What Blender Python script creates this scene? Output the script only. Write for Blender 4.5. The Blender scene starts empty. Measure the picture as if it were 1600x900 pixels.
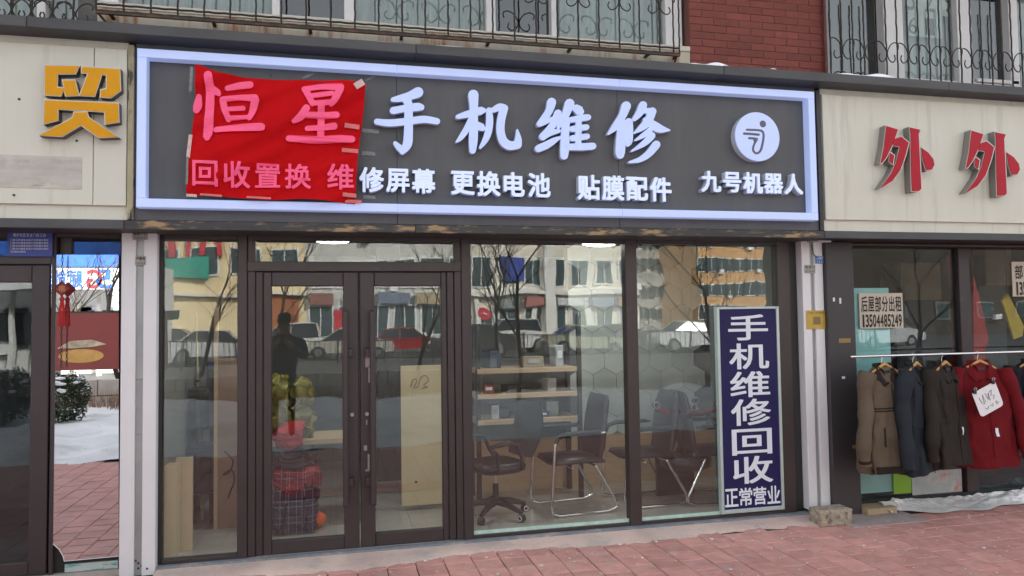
import bpy, bmesh, math, random
from mathutils import Vector, Matrix
from mathutils.geometry import tessellate_polygon
from mathutils import noise as mnoise
random.seed(7)
S = bpy.context.scene
COL = S.collection
R = math.radians
# ---------------------------------------------------------------- camera
CAMH, CAMD, FPX = 1.70, 5.68, 1155.0
YAW, PITCH, ROLL = R(13.319), R(2.517), R(-0.842)
CF = Vector((math.sin(YAW)*math.cos(PITCH), math.cos(YAW)*math.cos(PITCH), math.sin(PITCH)))
_r = Vector((math.cos(YAW), -math.sin(YAW), 0)); _u = _r.cross(CF)
CR = _r*math.cos(ROLL) + _u*math.sin(ROLL); CU = -_r*math.sin(ROLL) + _u*math.cos(ROLL)
CPOS = Vector((0, -CAMD, CAMH))
cd = bpy.data.cameras.new('camera'); cam = bpy.data.objects.new('camera', cd); COL.objects.link(cam)
cd.sensor_width = 36; cd.lens = 36*FPX/1600; cd.clip_start = 0.05; cd.clip_end = 1500
m = Matrix((CR, CU, -CF)).transposed().to_4x4(); m.translation = CPOS; cam.matrix_world = m
S.camera = cam
# ---------------------------------------------------------------- sky, sun, exposure (open shade, low hazy sun behind the building)
SUN_EL, SUN_AZ = R(33), R(180-40)       # azimuth from -y; behind the shop, so the front lies in open shade
w = bpy.data.worlds.new('World'); S.world = w; w.use_nodes = True
nt = w.node_tree; bg = nt.nodes['Background']
sky = nt.nodes.new('ShaderNodeTexSky'); sky.sky_type = 'NISHITA'; sky.sun_disc = False
sky.sun_elevation = SUN_EL; sky.sun_rotation = math.pi + SUN_AZ
sky.air_density = 1.0; sky.dust_density = 4.0; sky.ozone_density = 1.0
hs = nt.nodes.new('ShaderNodeHueSaturation'); hs.inputs['Saturation'].default_value = 0.22
nt.links.new(sky.outputs[0], hs.inputs['Color']); nt.links.new(hs.outputs[0], bg.inputs['Color'])
bg.inputs['Strength'].default_value = 0.15
sd = bpy.data.lights.new('sun', 'SUN'); sd.energy = 5.0; sd.angle = R(1.5); sd.color = (1, .965, .92)
sun = bpy.data.objects.new('sun', sd); COL.objects.link(sun)
sv = Vector((math.sin(SUN_AZ)*math.cos(SUN_EL), -math.cos(SUN_AZ)*math.cos(SUN_EL), math.sin(SUN_EL)))
sun.rotation_euler = sv.to_track_quat('Z', 'Y').to_euler(); sun.location = (0, -20, 30)
vs = S.view_settings; vs.view_transform = 'Standard'; vs.look = 'None'; vs.gamma = 1; vs.exposure = 1.55
vs.use_curve_mapping = False
S.cycles.max_bounces = 8; S.cycles.transparent_max_bounces = 16; S.cycles.glossy_bounces = 5

# ---------------------------------------------------------------- placing helpers
def ray(px, py): return CF + CR*((px-800)/FPX) + CU*((450-py)/FPX)
def W(px, py, y=0.0):                    # the point of the vertical plane y = const seen at that pixel
    d = ray(px, py); return CPOS + d*((y+CAMD)/d.y)
def G(px, py, z=0.0):
    d = ray(px, py); return CPOS + d*((z-CAMH)/d.z)
def RW(px, py, dist):                    # the same, mirrored in the shop glass: a point of the street behind
    p = W(px, py, dist); return Vector((p.x, -p.y, p.z))
def lin(c):
    return tuple(((v/255+0.055)/1.055)**2.4 if v/255 > .04045 else v/255/12.92 for v in c)

# ---------------------------------------------------------------- materials
MATS = {}
def mat(name, col, rough=.6, metal=0, var=.12, scale=6, bump=.0, bscale=40, rnd=0, spec=.5, emit=None, estr=0, dirt=None, dscale=2, dmin=.5, dmax=.7, stretch=None, trans=0, coat=0):
    if name in MATS: return MATS[name]
    M = bpy.data.materials.new(name); M.use_nodes = True
    n = M.node_tree.nodes; l = M.node_tree.links; b = n['Principled BSDF']
    b.inputs['Roughness'].default_value = rough; b.inputs['Metallic'].default_value = metal
    b.inputs['Specular IOR Level'].default_value = spec
    if trans: b.inputs['Transmission Weight'].default_value = trans
    if coat: b.inputs['Coat Weight'].default_value = coat
    tc = n.new('ShaderNodeTexCoord'); src = tc.outputs['Object']
    if rnd:
        oi = n.new('ShaderNodeObjectInfo'); ad = n.new('ShaderNodeVectorMath'); ad.operation = 'ADD'
        mu = n.new('ShaderNodeMath'); mu.operation = 'MULTIPLY'; mu.inputs[1].default_value = 40
        l.new(oi.outputs['Random'], mu.inputs[0]); l.new(src, ad.inputs[0]); l.new(mu.outputs[0], ad.inputs[1]); src = ad.outputs[0]
    if stretch:
        mp = n.new('ShaderNodeMapping'); mp.inputs['Scale'].default_value = stretch; l.new(src, mp.inputs[0]); src = mp.outputs[0]
    nz = n.new('ShaderNodeTexNoise'); nz.inputs['Scale'].default_value = scale; nz.inputs['Detail'].default_value = 6; nz.inputs['Roughness'].default_value = .62
    l.new(src, nz.inputs['Vector'])
    mr = n.new('ShaderNodeMapRange'); mr.inputs[1].default_value = .25; mr.inputs[2].default_value = .75
    mr.inputs[3].default_value = 1-var; mr.inputs[4].default_value = 1+var; l.new(nz.outputs['Fac'], mr.inputs[0])
    mx = n.new('ShaderNodeVectorMath'); mx.operation = 'SCALE'; mx.inputs[0].default_value = col[:3]
    fac = mr.outputs[0]
    if rnd:
        m2 = n.new('ShaderNodeMapRange'); m2.inputs[3].default_value = 1-rnd; m2.inputs[4].default_value = 1+rnd
        l.new(oi.outputs['Random'], m2.inputs[0]); m3 = n.new('ShaderNodeMath'); m3.operation = 'MULTIPLY'
        l.new(fac, m3.inputs[0]); l.new(m2.outputs[0], m3.inputs[1]); fac = m3.outputs[0]
    l.new(fac, mx.inputs['Scale']); out = mx.outputs[0]
    if dirt:
        nd = n.new('ShaderNodeTexNoise'); nd.inputs['Scale'].default_value = dscale; nd.inputs['Detail'].default_value = 8; nd.inputs['Roughness'].default_value = .7
        l.new(src, nd.inputs['Vector'])
        md = n.new('ShaderNodeMapRange'); md.inputs[1].default_value = dmin; md.inputs[2].default_value = dmax; l.new(nd.outputs['Fac'], md.inputs[0])
        mc = n.new('ShaderNodeMix'); mc.data_type = 'RGBA'; mc.inputs['B'].default_value = (*dirt[:3], 1)
        l.new(md.outputs[0], mc.inputs['Factor']); l.new(out, mc.inputs['A']); out = mc.outputs['Result']
    l.new(out, b.inputs['Base Color'])
    if bump:
        nb = n.new('ShaderNodeTexNoise'); nb.inputs['Scale'].default_value = bscale; nb.inputs['Detail'].default_value = 5
        l.new(src, nb.inputs['Vector']); bp = n.new('ShaderNodeBump'); bp.inputs['Strength'].default_value = bump; bp.inputs['Distance'].default_value = .02
        l.new(nb.outputs['Fac'], bp.inputs['Height']); l.new(bp.outputs[0], b.inputs['Normal'])
    if emit:
        b.inputs['Emission Color'].default_value = (*emit[:3], 1); b.inputs['Emission Strength'].default_value = estr
    MATS[name] = M; return M

def glass_mat(name, refl=.25, tint=(.75, .8, .78), wave=.006, wscale=2.2, haze=0.0):
    M = bpy.data.materials.new(name); M.use_nodes = True
    n = M.node_tree.nodes; l = M.node_tree.links; n.remove(n['Principled BSDF']); out = n['Material Output']
    tr = n.new('ShaderNodeBsdfTransparent'); tr.inputs[0].default_value = (*tint, 1)
    gl = n.new('ShaderNodeBsdfGlossy'); gl.inputs['Roughness'].default_value = 0.0; gl.inputs['Color'].default_value = (.95, .98, .97, 1)
    mix = n.new('ShaderNodeMixShader')
    fr = n.new('ShaderNodeLayerWeight'); fr.inputs['Blend'].default_value = .5
    pw = n.new('ShaderNodeMath'); pw.operation = 'POWER'; pw.inputs[1].default_value = 5.0; l.new(fr.outputs['Facing'], pw.inputs[0])
    ma = n.new('ShaderNodeMath'); ma.operation = 'MULTIPLY_ADD'; ma.inputs[1].default_value = 1-refl; ma.inputs[2].default_value = refl; ma.use_clamp = True
    l.new(pw.outputs[0], ma.inputs[0]); l.new(ma.outputs[0], mix.inputs[0])
    tc = n.new('ShaderNodeTexCoord'); nz = n.new('ShaderNodeTexNoise'); nz.inputs['Scale'].default_value = wscale; nz.inputs['Detail'].default_value = 1
    l.new(tc.outputs['Object'], nz.inputs['Vector']); bp = n.new('ShaderNodeBump'); bp.inputs['Strength'].default_value = 1; bp.inputs['Distance'].default_value = wave
    l.new(nz.outputs['Fac'], bp.inputs['Height']); l.new(bp.outputs[0], gl.inputs['Normal'])
    l.new(tr.outputs[0], mix.inputs[1]); l.new(gl.outputs[0], mix.inputs[2])
    last = mix.outputs[0]
    if haze:                                   # dust film on the pane
        df = n.new('ShaderNodeBsdfDiffuse'); df.inputs[0].default_value = (.55, .53, .5, 1); m2 = n.new('ShaderNodeMixShader')
        nh = n.new('ShaderNodeTexNoise'); nh.inputs['Scale'].default_value = 5; nh.inputs['Detail'].default_value = 8
        l.new(tc.outputs['Object'], nh.inputs['Vector']); mh = n.new('ShaderNodeMapRange'); mh.inputs[1].default_value = .4; mh.inputs[2].default_value = .8; mh.inputs[4].default_value = haze
        l.new(nh.outputs['Fac'], mh.inputs[0]); l.new(mh.outputs[0], m2.inputs[0]); l.new(last, m2.inputs[1]); l.new(df.outputs[0], m2.inputs[2]); last = m2.outputs[0]
    l.new(last, out.inputs[0]); MATS[name] = M; return M

# ---------------------------------------------------------------- object helpers
WL = {}
def tag(o, label=None, cat=None, group=None, kind=None):
    if label: o['label'] = label
    if cat: o['category'] = cat
    if group: o['group'] = group
    if kind: o['kind'] = kind
    return o
def thing(name, label, cat, loc=(0, 0, 0), group=None):
    o = bpy.data.objects.new(name, None); COL.objects.link(o); o.empty_display_size = .1
    o.location = loc; WL[o] = Vector(loc); return tag(o, label, cat, group)
class B:
    def __init__(s): s.v = []; s.f = []; s.sm = []
    def add(s, vs, fs, smooth=False):
        k = len(s.v); s.v += [Vector(p) for p in vs]; s.f += [tuple(i+k for i in f) for f in fs]; s.sm += [smooth]*len(fs); return s
    def box(s, x0, x1, y0, y1, z0, z1):
        return s.add([(x0,y0,z0),(x1,y0,z0),(x1,y1,z0),(x0,y1,z0),(x0,y0,z1),(x1,y0,z1),(x1,y1,z1),(x0,y1,z1)],
                     [(0,3,2,1),(4,5,6,7),(0,1,5,4),(1,2,6,5),(2,3,7,6),(3,0,4,7)])
    def bev(s, x0, x1, y0, y1, z0, z1, b=.004):   # box with chamfered vertical and front edges
        pts = []
        for (xa, xb, za, zb, y) in ((x0+b,x1-b,z0+b,z1-b,y0),(x0,x1,z0,z1,y0+b),(x0,x1,z0,z1,y1)):
            pts += [(xa,y,za),(xb,y,za),(xb,y,zb),(xa,y,zb)]
        fs = [(0,1,2,3),(11,10,9,8)]
        for k in (0, 4):
            for i in range(4): j = (i+1) % 4; fs.append((k+i, k+4+i, k+4+j, k+j))
        return s.add(pts, fs)
    def px(s, a, b, c, d, y0, y1, bevel=0):       # box with its front face (plane y0) at pixels (a,b)-(c,d)
        x0 = W(a, (b+d)/2, y0).x; x1 = W(c, (b+d)/2, y0).x; z1 = W((a+c)/2, b, y0).z; z0 = W((a+c)/2, d, y0).z
        return s.bev(x0, x1, y0, y1, z0, z1, bevel) if bevel else s.box(x0, x1, y0, y1, z0, z1)
    def tube(s, pts, r, n=8, closed=False, cap=True):
        pts = [Vector(p) for p in pts]; N = len(pts); rs = r if isinstance(r, (list, tuple)) else [r]*N
        rings = []; prev = None
        for i, p in enumerate(pts):
            if closed: t = pts[(i+1) % N]-pts[i-1]
            else: t = pts[min(i+1, N-1)]-pts[max(i-1, 0)]
            t.normalize()
            if prev is None: a = t.orthogonal().normalized()
            else:
                a = prev-t*prev.dot(t)
                a = a.normalized() if a.length > 1e-6 else t.orthogonal().normalized()
            prev = a; b = t.cross(a); rings.append([p+(a*math.cos(2*math.pi*k/n)+b*math.sin(2*math.pi*k/n))*rs[i] for k in range(n)])
        vs = [v for rg in rings for v in rg]; fs = []
        for i in range(N if closed else N-1):
            for k in range(n): k2 = (k+1) % n; j = (i+1) % N; fs.append((i*n+k, i*n+k2, j*n+k2, j*n+k))
        s.add(vs, fs, True)
        if cap and not closed: s.add(rings[0], [tuple(range(n))[::-1]]); s.add(rings[-1], [tuple(range(n))])
        return s
    def poly(s, pts, y0, y1):                     # prism: (x,z) outline between planes y0 (front) and y1
        P = [Vector((p[0], p[1], 0)) for p in pts]; n = len(P)
        area = sum(P[i].x*P[(i+1) % n].y-P[(i+1) % n].x*P[i].y for i in range(n))
        if area < 0: P.reverse()
        tri = tessellate_polygon([P])
        vs = [(p.x, y0, p.y) for p in P]+[(p.x, y1, p.y) for p in P]
        fs = []
        for t in tri:
            a, b, c = t
            if (P[b]-P[a]).cross(P[c]-P[a]).z < 0: b, c = c, b
            fs.append((a, b, c)); fs.append((n+a, n+c, n+b))
        for i in range(n): j = (i+1) % n; fs.append((i, n+i, n+j, j))
        return s.add(vs, fs)
    def loft(s, rings, smooth=True, cap=True):
        n = len(rings[0]); vs = [p for r in rings for p in r]; fs = []
        for i in range(len(rings)-1):
            for k in range(n): j = (k+1) % n; fs.append((i*n+k, i*n+j, (i+1)*n+j, (i+1)*n+k))
        s.add(vs, fs, smooth)
        if cap: s.add(rings[0], [tuple(range(n))[::-1]]); s.add(rings[-1], [tuple(range(n))])
        return s
    def cyl(s, c, axis, r, h, n=16, r2=None):
        c = Vector(c); a = Vector(axis).normalized(); return s.tube([c, c+a*h], [r, r if r2 is None else r2], n)
    def grid(s, fn, nu, nv, smooth=True):
        vs = [fn(i/nu, j/nv) for j in range(nv+1) for i in range(nu+1)]
        return s.add(vs, [(j*(nu+1)+i, j*(nu+1)+i+1, (j+1)*(nu+1)+i+1, (j+1)*(nu+1)+i) for j in range(nv) for i in range(nu)], smooth)
    def rot(s, ang, piv, axis='Z'):
        M = Matrix.Translation(piv) @ Matrix.Rotation(ang, 4, axis) @ Matrix.Translation(-Vector(piv)); s.v = [M @ v for v in s.v]; return s
    def build(s, name, material, parent=None, label=None, cat=None, group=None, kind=None):
        me = bpy.data.meshes.new(name)
        xs = [v.x for v in s.v]; ys = [v.y for v in s.v]; zs = [v.z for v in s.v]
        base = Vector(((min(xs)+max(xs))/2, (min(ys)+max(ys))/2, min(zs)))
        me.from_pydata([v-base for v in s.v], [], s.f); me.update()
        if any(s.sm): me.polygons.foreach_set('use_smooth', s.sm)
        me.materials.append(material)
        o = bpy.data.objects.new(name, me); COL.objects.link(o); WL[o] = base
        if parent: o.parent = parent; o.location = base-WL[parent]
        else: o.location = base
        return tag(o, label, cat, group, kind)
def copy_tree(o, parent=None, label=None, loc=None, rz=None):
    c = o.copy(); COL.objects.link(c); c.parent = parent
    if loc is not None: c.location = loc
    if rz is not None: c.rotation_euler = (0, 0, rz)
    if label: c['label'] = label
    for ch in o.children: copy_tree(ch, c)
    return c

# ---------------------------------------------------------------- lettering
def glyph_mesh(ch, bold=0.0):
    c = bpy.data.curves.new('t', 'FONT'); c.body = ch; c.offset = bold; c.resolution_u = 3; c.fill_mode = 'FRONT'
    o = bpy.data.objects.new('t', c); COL.objects.link(o); bpy.context.view_layer.update()
    me = bpy.data.meshes.new_from_object(o.evaluated_get(bpy.context.evaluated_depsgraph_get()))
    bpy.data.objects.remove(o); return me
GC = {}
def char(ch, cx, cz, wd, ht, y0, depth, bold, material, parent, name='character', em=True):
    k = ch
    if k not in GC:
        me = glyph_mesh(ch, 0); GC[k] = ([v.co.copy() for v in me.vertices], [tuple(p.vertices) for p in me.polygons])
    vs, fs = GC[k]
    if not vs: return None
    x0 = min(v.x for v in vs); x1 = max(v.x for v in vs); z0 = min(v.y for v in vs); z1 = max(v.y for v in vs)
    sx = wd/(x1-x0); sz = ht/(z1-z0)
    if em: sx = wd/1.04; sz = ht/1.04
    b = B(); n = len(vs)
    P = [(cx+(v.x-(x0+x1)/2)*sx, cz+(v.y-(z0+z1)/2)*sz) for v in vs]
    F = []
    for f in fs:
        a = sum(P[f[i]][0]*P[f[(i+1) % len(f)]][1]-P[f[(i+1) % len(f)]][0]*P[f[i]][1] for i in range(len(f)))
        F.append(f if a > 0 else f[::-1])
    d = bold*.9
    shifts = [(0, 0)] if d <= .004 else [(0, 0), (d*sx, .93*d*sz), (-.95*d*sx, d*sz), (.91*d*sx, -.96*d*sz), (-d*sx, -.89*d*sz)]
    ed = set()
    if depth > 0: ed = {(f[i], f[(i+1) % len(f)]) for f in F for i in range(len(f))}
    side = [(a, a+n, c+n, c) for (a, c) in ed if (c, a) not in ed]
    for q, (ax, az) in enumerate(shifts):          # a bolder weight: the glyph laid over itself, nudged
        yq = y0-.0003*q; fr_ = [(p[0]+ax, yq, p[1]+az) for p in P]
        if depth > 0: b.add(fr_+[(p[0]+ax, y0+depth, p[1]+az) for p in P], F+side)
        else: b.add(fr_, F)
    return b.build(name, material, parent)
def text_row(body, pL, pR, y0, depth, bold, material, parent, fill=.96, tall=1.0, name='character'):
    """pL = (px, py_top, py_bottom) at the row's left end, pR = px of its right end; one mesh per character"""
    xL = W(pL[0], (pL[1]+pL[2])/2, y0).x; zt = W(pL[0], pL[1], y0).z; zb = W(pL[0], pL[2], y0).z
    xR = W(pR, (pL[1]+pL[2])/2, y0).x; n = len(body); cw = (xR-xL)/n
    for i, ch in enumerate(body):
        if ch == ' ': continue
        char(ch, xL+cw*(i+.5), (zt+zb)/2, cw*fill, (zt-zb)*tall, y0, depth, bold, material, parent, name)
def smooth_stroke(st, k=6):
    out = []
    P = [st[0]]+list(st)+[st[-1]]
    for i in range(1, len(P)-2):
        for j in range(k):
            t = j/k; out.append(tuple(.5*((2*P[i][q])+(-P[i-1][q]+P[i+1][q])*t+(2*P[i-1][q]-5*P[i][q]+4*P[i+1][q]-P[i+2][q])*t*t+(-P[i-1][q]+3*P[i][q]-3*P[i+1][q]+P[i+2][q])*t**3) for q in range(3)))
    out.append(tuple(st[-1])); return out
def stroke_outline(st):
    S_ = smooth_stroke(st); L = []; Rr = []
    n = len(S_)
    for i, (x, y, wd) in enumerate(S_):
        a = S_[max(i-1, 0)]; c = S_[min(i+1, n-1)]; dx, dy = c[0]-a[0], c[1]-a[1]; d = math.hypot(dx, dy) or 1
        nx, ny = -dy/d, dx/d; L.append((x+nx*wd/2, y+ny*wd/2)); Rr.append((x-nx*wd/2, y-ny*wd/2))
    def cap(p, q, r, sgn):
        ang = math.atan2(q[1]-p[1], q[0]-p[0]); return [(p[0]+math.cos(ang+t)*r, p[1]+math.sin(ang+t)*r) for t in [sgn*x*math.pi/5-sgn*math.pi/2+0 for x in range(1, 5)]]
    e = cap(S_[-1], (2*S_[-1][0]-S_[-2][0], 2*S_[-1][1]-S_[-2][1]), S_[-1][2]/2, -1)
    b = cap(S_[0], (2*S_[0][0]-S_[1][0], 2*S_[0][1]-S_[1][1]), S_[0][2]/2, -1)
    return L+e+Rr[::-1]+b
def brush_char(strokes, org, sc, y0, depth, material, parent, thin=1.0, surf=None):
    b = B()
    for i, st in enumerate(strokes):
        st = [(p[0], p[1], p[2]*thin) for p in st]
        ol = stroke_outline(st); off = .0007*i
        pts = [W(org[0]+x/sc, org[1]+y/sc, y0) for (x, y) in ol]
        b.poly([(p.x, p.z) for p in pts], y0-off, y0+depth)
    if surf: b.v = [Vector((v.x, surf(v.x, v.z)-(y0+depth-v.y), v.z)) for v in b.v]
    return b.build('character', material, parent)
def outline_char(polys, org, sc, y0, depth, material, parent, name='character', grow=0):
    b = B()
    for i, pl in enumerate(polys):
        cx = sum(p[0] for p in pl)/len(pl); cy = sum(p[1] for p in pl)/len(pl)
        pts = [W(org[0]+x/sc, org[1]+y/sc, y0) for (x, y) in pl]
        b.poly([(p.x, p.z) for p in pts], y0-.0008*i, y0+depth)
    return b.build(name, material, parent)
def shrink(pl, d):
    n = len(pl); ar = sum(pl[i][0]*pl[(i+1) % n][1]-pl[(i+1) % n][0]*pl[i][1] for i in range(n)); sg = 1 if ar > 0 else -1; out = []
    for i in range(n):
        a, b, c = pl[i-1], pl[i], pl[(i+1) % n]
        def nrm(p, q):
            dx, dy = q[0]-p[0], q[1]-p[1]; L = math.hypot(dx, dy) or 1; return (-dy/L*sg, dx/L*sg)
        n1, n2 = nrm(a, b), nrm(b, c); mx, my = n1[0]+n2[0], n1[1]+n2[1]; k = max(mx*n1[0]+my*n1[1], .5)
        out.append((b[0]+mx/k*d, b[1]+my/k*d))
    return out

# ---------------------------------------------------------------- shared materials
BROWN = mat('brown_aluminium', (.044, .031, .032), .42, var=.2, scale=3, dirt=(.13, .105, .10), dscale=9, dmin=.62, dmax=.95)
BLACKM = mat('black_metal', (.018, .017, .017), .5)
DARKP = mat('dark_cladding', (.045, .041, .043), .5, var=.08, dirt=(.12, .11, .1), dscale=5, dmin=.66, dmax=.95)
LEDGE = mat('weathered_grey_metal', (.062, .064, .068), .55, var=.3, scale=2.5, dirt=(.17, .14, .10), dscale=6, dmin=.62, dmax=.78, stretch=(.5, 1, 1.5))
BEIGE = mat('beige_composite_panel', (.64, .63, .54), .45, var=.04, scale=1.2, dirt=(.34, .31, .26), dscale=1.6, dmin=.54, dmax=.95, stretch=(5, 1, .4))
SIGNGREY = mat('charcoal_sign_panel', (.106, .109, .115), .55, var=.10, scale=1.5, spec=.3, dirt=(.15, .145, .14), dscale=1.8, dmin=.55, dmax=.95, stretch=(4, 1, .4))
LITBLUE = mat('lit_blue_acrylic', (.47, .56, .85), .35, var=.05, scale=2, emit=(.45, .58, 1.0), estr=.11)
LITWHITE = mat('lit_white_acrylic', (.60, .66, .80), .35, var=.03, scale=2, emit=(.55, .68, 1.0), estr=.14)
RETURN = mat('letter_return', (.55, .58, .66), .5, var=.05)
WHITEPL = mat('white_plastic', (.73, .73, .75), .45, var=.05, scale=2, dirt=(.5, .47, .45), dscale=3, dmin=.64, dmax=.95)
GREYCH = mat('grey_channel', (.36, .37, .37), .4, metal=.3, var=.15, scale=4)
CHROME = mat('chrome', (.8, .8, .8), .12, metal=1, var=.03)
BLKPL = mat('black_plastic', (.022, .022, .024), .5)
BLKLEA = mat('black_leatherette', (.018, .018, .02), .38, bump=.1, bscale=60)
CONC = mat('concrete', (.42, .39, .36), .85, var=.2, scale=5, bump=.3, bscale=60, dirt=(.5, .33, .29), dscale=2.5, dmin=.5, dmax=.7)
SNOW = mat('snow', (.86, .88, .92), .75, var=.05, scale=1.2, bump=.5, bscale=4)
GLASS = glass_mat('shop_glass', .066, (.955, .97, .96), .0015, 1.9, .004)
GLASSD = glass_mat('door_glass', .064, (.95, .97, .96), .0014, 1.7, .004)
GLASSB = glass_mat('neighbour_glass', .055, (.86, .90, .90), .0018, 1.8, .004)
GLASSU = glass_mat('upper_glass', .075, (.80, .84, .83), .002, 1.6, .02)
WOOD = mat('pale_wood', (.52, .37, .23), .55, var=.15, scale=3, stretch=(.5, 1, 8))
IRON = mat('rusty_iron', (.035, .024, .022), .7, var=.3, scale=20, dirt=(.16, .06, .03), dscale=14, dmin=.6, dmax=.8)
PINK = mat('pink_letter_glow', (.84, .095, .22), .65, var=.06, emit=(1, .1, .26), estr=.05)  # glow of the lit letters behind the cloth, put into colour and emission
INK = mat('black_ink', (.02, .02, .022), .7, var=0)
INKW = mat('white_print', (.78, .80, .84), .6, var=0)

# ---------------------------------------------------------------- the setting: ground
YP = -4.75                                    # pavement's street edge
TILE = mat('red_paving', (.58, .29, .255), .82, var=.22, scale=9, bump=.35, bscale=70, rnd=.12, dirt=(.50, .36, .33), dscale=3.5, dmin=.52, dmax=.8)
JOINT = mat('paving_joint', (.07, .045, .04), .9, var=.3, scale=12)
pav = B().box(-14, 16, YP, .02, -.3, -.012).build('pavement', JOINT, kind='structure')
def tile_mesh():
    b = .194/2; c = .005
    vs = [(-b,-b,-.03),(b,-b,-.03),(b,b,-.03),(-b,b,-.03),(-b,-b,-c),(b,-b,-c),(b,b,-c),(-b,b,-c),(-b+c,-b+c,0),(b-c,-b+c,0),(b-c,b-c,0),(-b+c,b-c,0)]
    fs = [(8,9,10,11)]
    for k in (0, 4):
        for i in range(4): j = (i+1) % 4; fs.append((k+i, k+j, k+4+j, k+4+i))
    return vs, fs
tv, tf = tile_mesh()
tme = bpy.data.meshes.new('paving_tile'); tme.from_pydata(tv, [], tf); tme.materials.append(TILE)
cand = []; step = .2
for i in range(-69, 79):
    x = i*step+.03; offy = random.choice((0, .5)) if i % 2 else 0
    for j in range(0, 24):
        y = -.33-(j+offy)*step*1.0
        if y < YP+.1: continue
        q = Vector((x, y, 0))-CPOS; dz = q.dot(CF)
        vis = False
        if dz > .3:
            u_, v_ = 800+FPX*q.dot(CR)/dz, 450-FPX*q.dot(CU)/dz; vis = -40 < u_ < 1640 and v_ < 930
        cand.append((0 if vis else 1, dz if vis else -y, x, y))
cand.sort(); far = B()
for k, (nv, dz, x, y) in enumerate(cand):
    z = random.uniform(-.003, .001); rx = random.uniform(-.012, .012); ry = random.uniform(-.012, .012); jx = random.uniform(-.0015, .0015)
    if k < 300 and nv == 0:
        o = bpy.data.objects.new('paving_tile', tme); COL.objects.link(o); o.parent = pav
        o.location = Vector((x+jx, y, z))-WL[pav]; o.rotation_euler = (rx, ry, random.uniform(-.006, .006))
    else:
        M = Matrix.Translation((x+jx, y, z)) @ Matrix.Rotation(rx, 4, 'X') @ Matrix.Rotation(ry, 4, 'Y')
        far.add([M @ Vector(v) for v in tv], tf)
far.build('paving_tiles', mat('red_paving_far', (.52, .27, .25), .82, var=.25, scale=4, bump=.2, bscale=50, dirt=(.46, .30, .27), dscale=2.5, dmin=.5, dmax=.75), pav, kind='stuff')
# worn concrete along the sill, with a ragged edge over the tiles
b = B(); n = 90; x0, x1 = -1.22, 4.02; vs = []
for i in range(n+1):
    x = x0+(x1-x0)*i/n; e = -.30-.05*math.sin(x*3.1+1)-random.uniform(0, .05)-(.05 if x < .4 else 0)
    vs += [(x, -.05, .020), (x, -.19, .014+random.uniform(-.003, .004)), (x, e+.04, .007), (x, e, -.01)]
b.add(vs, [(4*i+k, 4*i+k+1, 4*i+5+k, 4*i+4+k) for i in range(n) for k in range(3)], True)
b.build('concrete_strip', mat('worn_concrete', (.70, .52, .46), .9, var=.2, scale=6, bump=.5, bscale=45, dirt=(.48, .40, .37), dscale=3, dmin=.45, dmax=.62), kind='structure')
b = B(); b.box(4.02, 4.75, -.46, -.05, -.01, .003); b.build('concrete_patch', mat('pale_cement', (.42, .35, .34), .9, var=.2, scale=6, bump=.3), kind='structure')
# bits of ice and grit on the tiles
b = B(); rk = random.Random(8)
for k in range(420):
    x, y = rk.uniform(-1, 8), -.3-abs(rk.gauss(0, .9)); q = rk.uniform(.003, .009) if k % 9 else rk.uniform(.01, .018); a = rk.uniform(0, 6.28)
    pts = [(x+math.cos(a+i*1.26)*q*rk.uniform(.6, 1.2), y+math.sin(a+i*1.26)*q*rk.uniform(.6, 1.2)) for i in range(5)]
    b.add([(p[0], p[1], .0035) for p in pts]+[(x, y, .005+q*.5)], [(i, (i+1) % 5, 5) for i in range(5)])
b.build('ice_grit', mat('ice_grit', (.66, .62, .60), .7, var=.4, scale=40), None, 'scattered specks of ice and grit on the red paving', 'grit', kind='stuff')
# snow strip, road and far ground
def snowfn(u, v):
    x = -16+34*u; y = YP+.0-6.8*v; h = .10*min(1, v*9)*(1+.35*math.sin(x*2.3+y)+.3*math.sin(x*.9-y*2.2)+.25*math.sin(5*x+3*y)+.9*mnoise.noise(Vector((x*1.7, y*1.7, 0)))+.5*mnoise.noise(Vector((x*4, y*4, 3))))
    return (x, y+(.12*math.sin(x*3)+.08*math.sin(x*7.3))*(1-v)-.0, -.012+h)
B().grid(snowfn, 220, 60).build('snow_bank', mat('trampled_snow', (.74, .76, .80), .8, var=.12, scale=1.5, bump=1.0, bscale=5, dirt=(.40, .38, .37), dscale=.9, dmin=.50, dmax=.72), kind='structure')
B().box(-150, 150, -300, YP-6.5, -.5, -.02).build('road', mat('wet_asphalt', (.085, .083, .083), .6, var=.25, scale=.4), kind='structure')
B().box(-150, 150, YP-7, 60, -.9, -.35).build('ground', mat('ground_soil', (.2, .17, .15), .9), kind='structure')

# ---------------------------------------------------------------- upper building
YW = .22                                       # upper wall plane
def zat(px, py, y): return W(px, py, y).z
def xat(px, py, y): return W(px, py, y).x
# coping flashing over the signs
yl = -.52
zl0 = (zat(0, 37.5, yl)+zat(1600, 150, yl))/2; zl1 = zl0+.072
led = thing('metal_ledge', 'weathered dark grey metal ledge running above all three shop signs', 'ledge', (2, yl, zl0))
lx = [-4.2, -1.9, .55, 2.95, 5.05, 8.5]
for i in range(5):
    B().bev(lx[i]+.0015, lx[i+1]-.0015, yl+random.uniform(-.004, .004), YW-.01, zl0, zl1+random.uniform(-.003, .003), .004).build('ledge_section', LEDGE, led)
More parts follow.
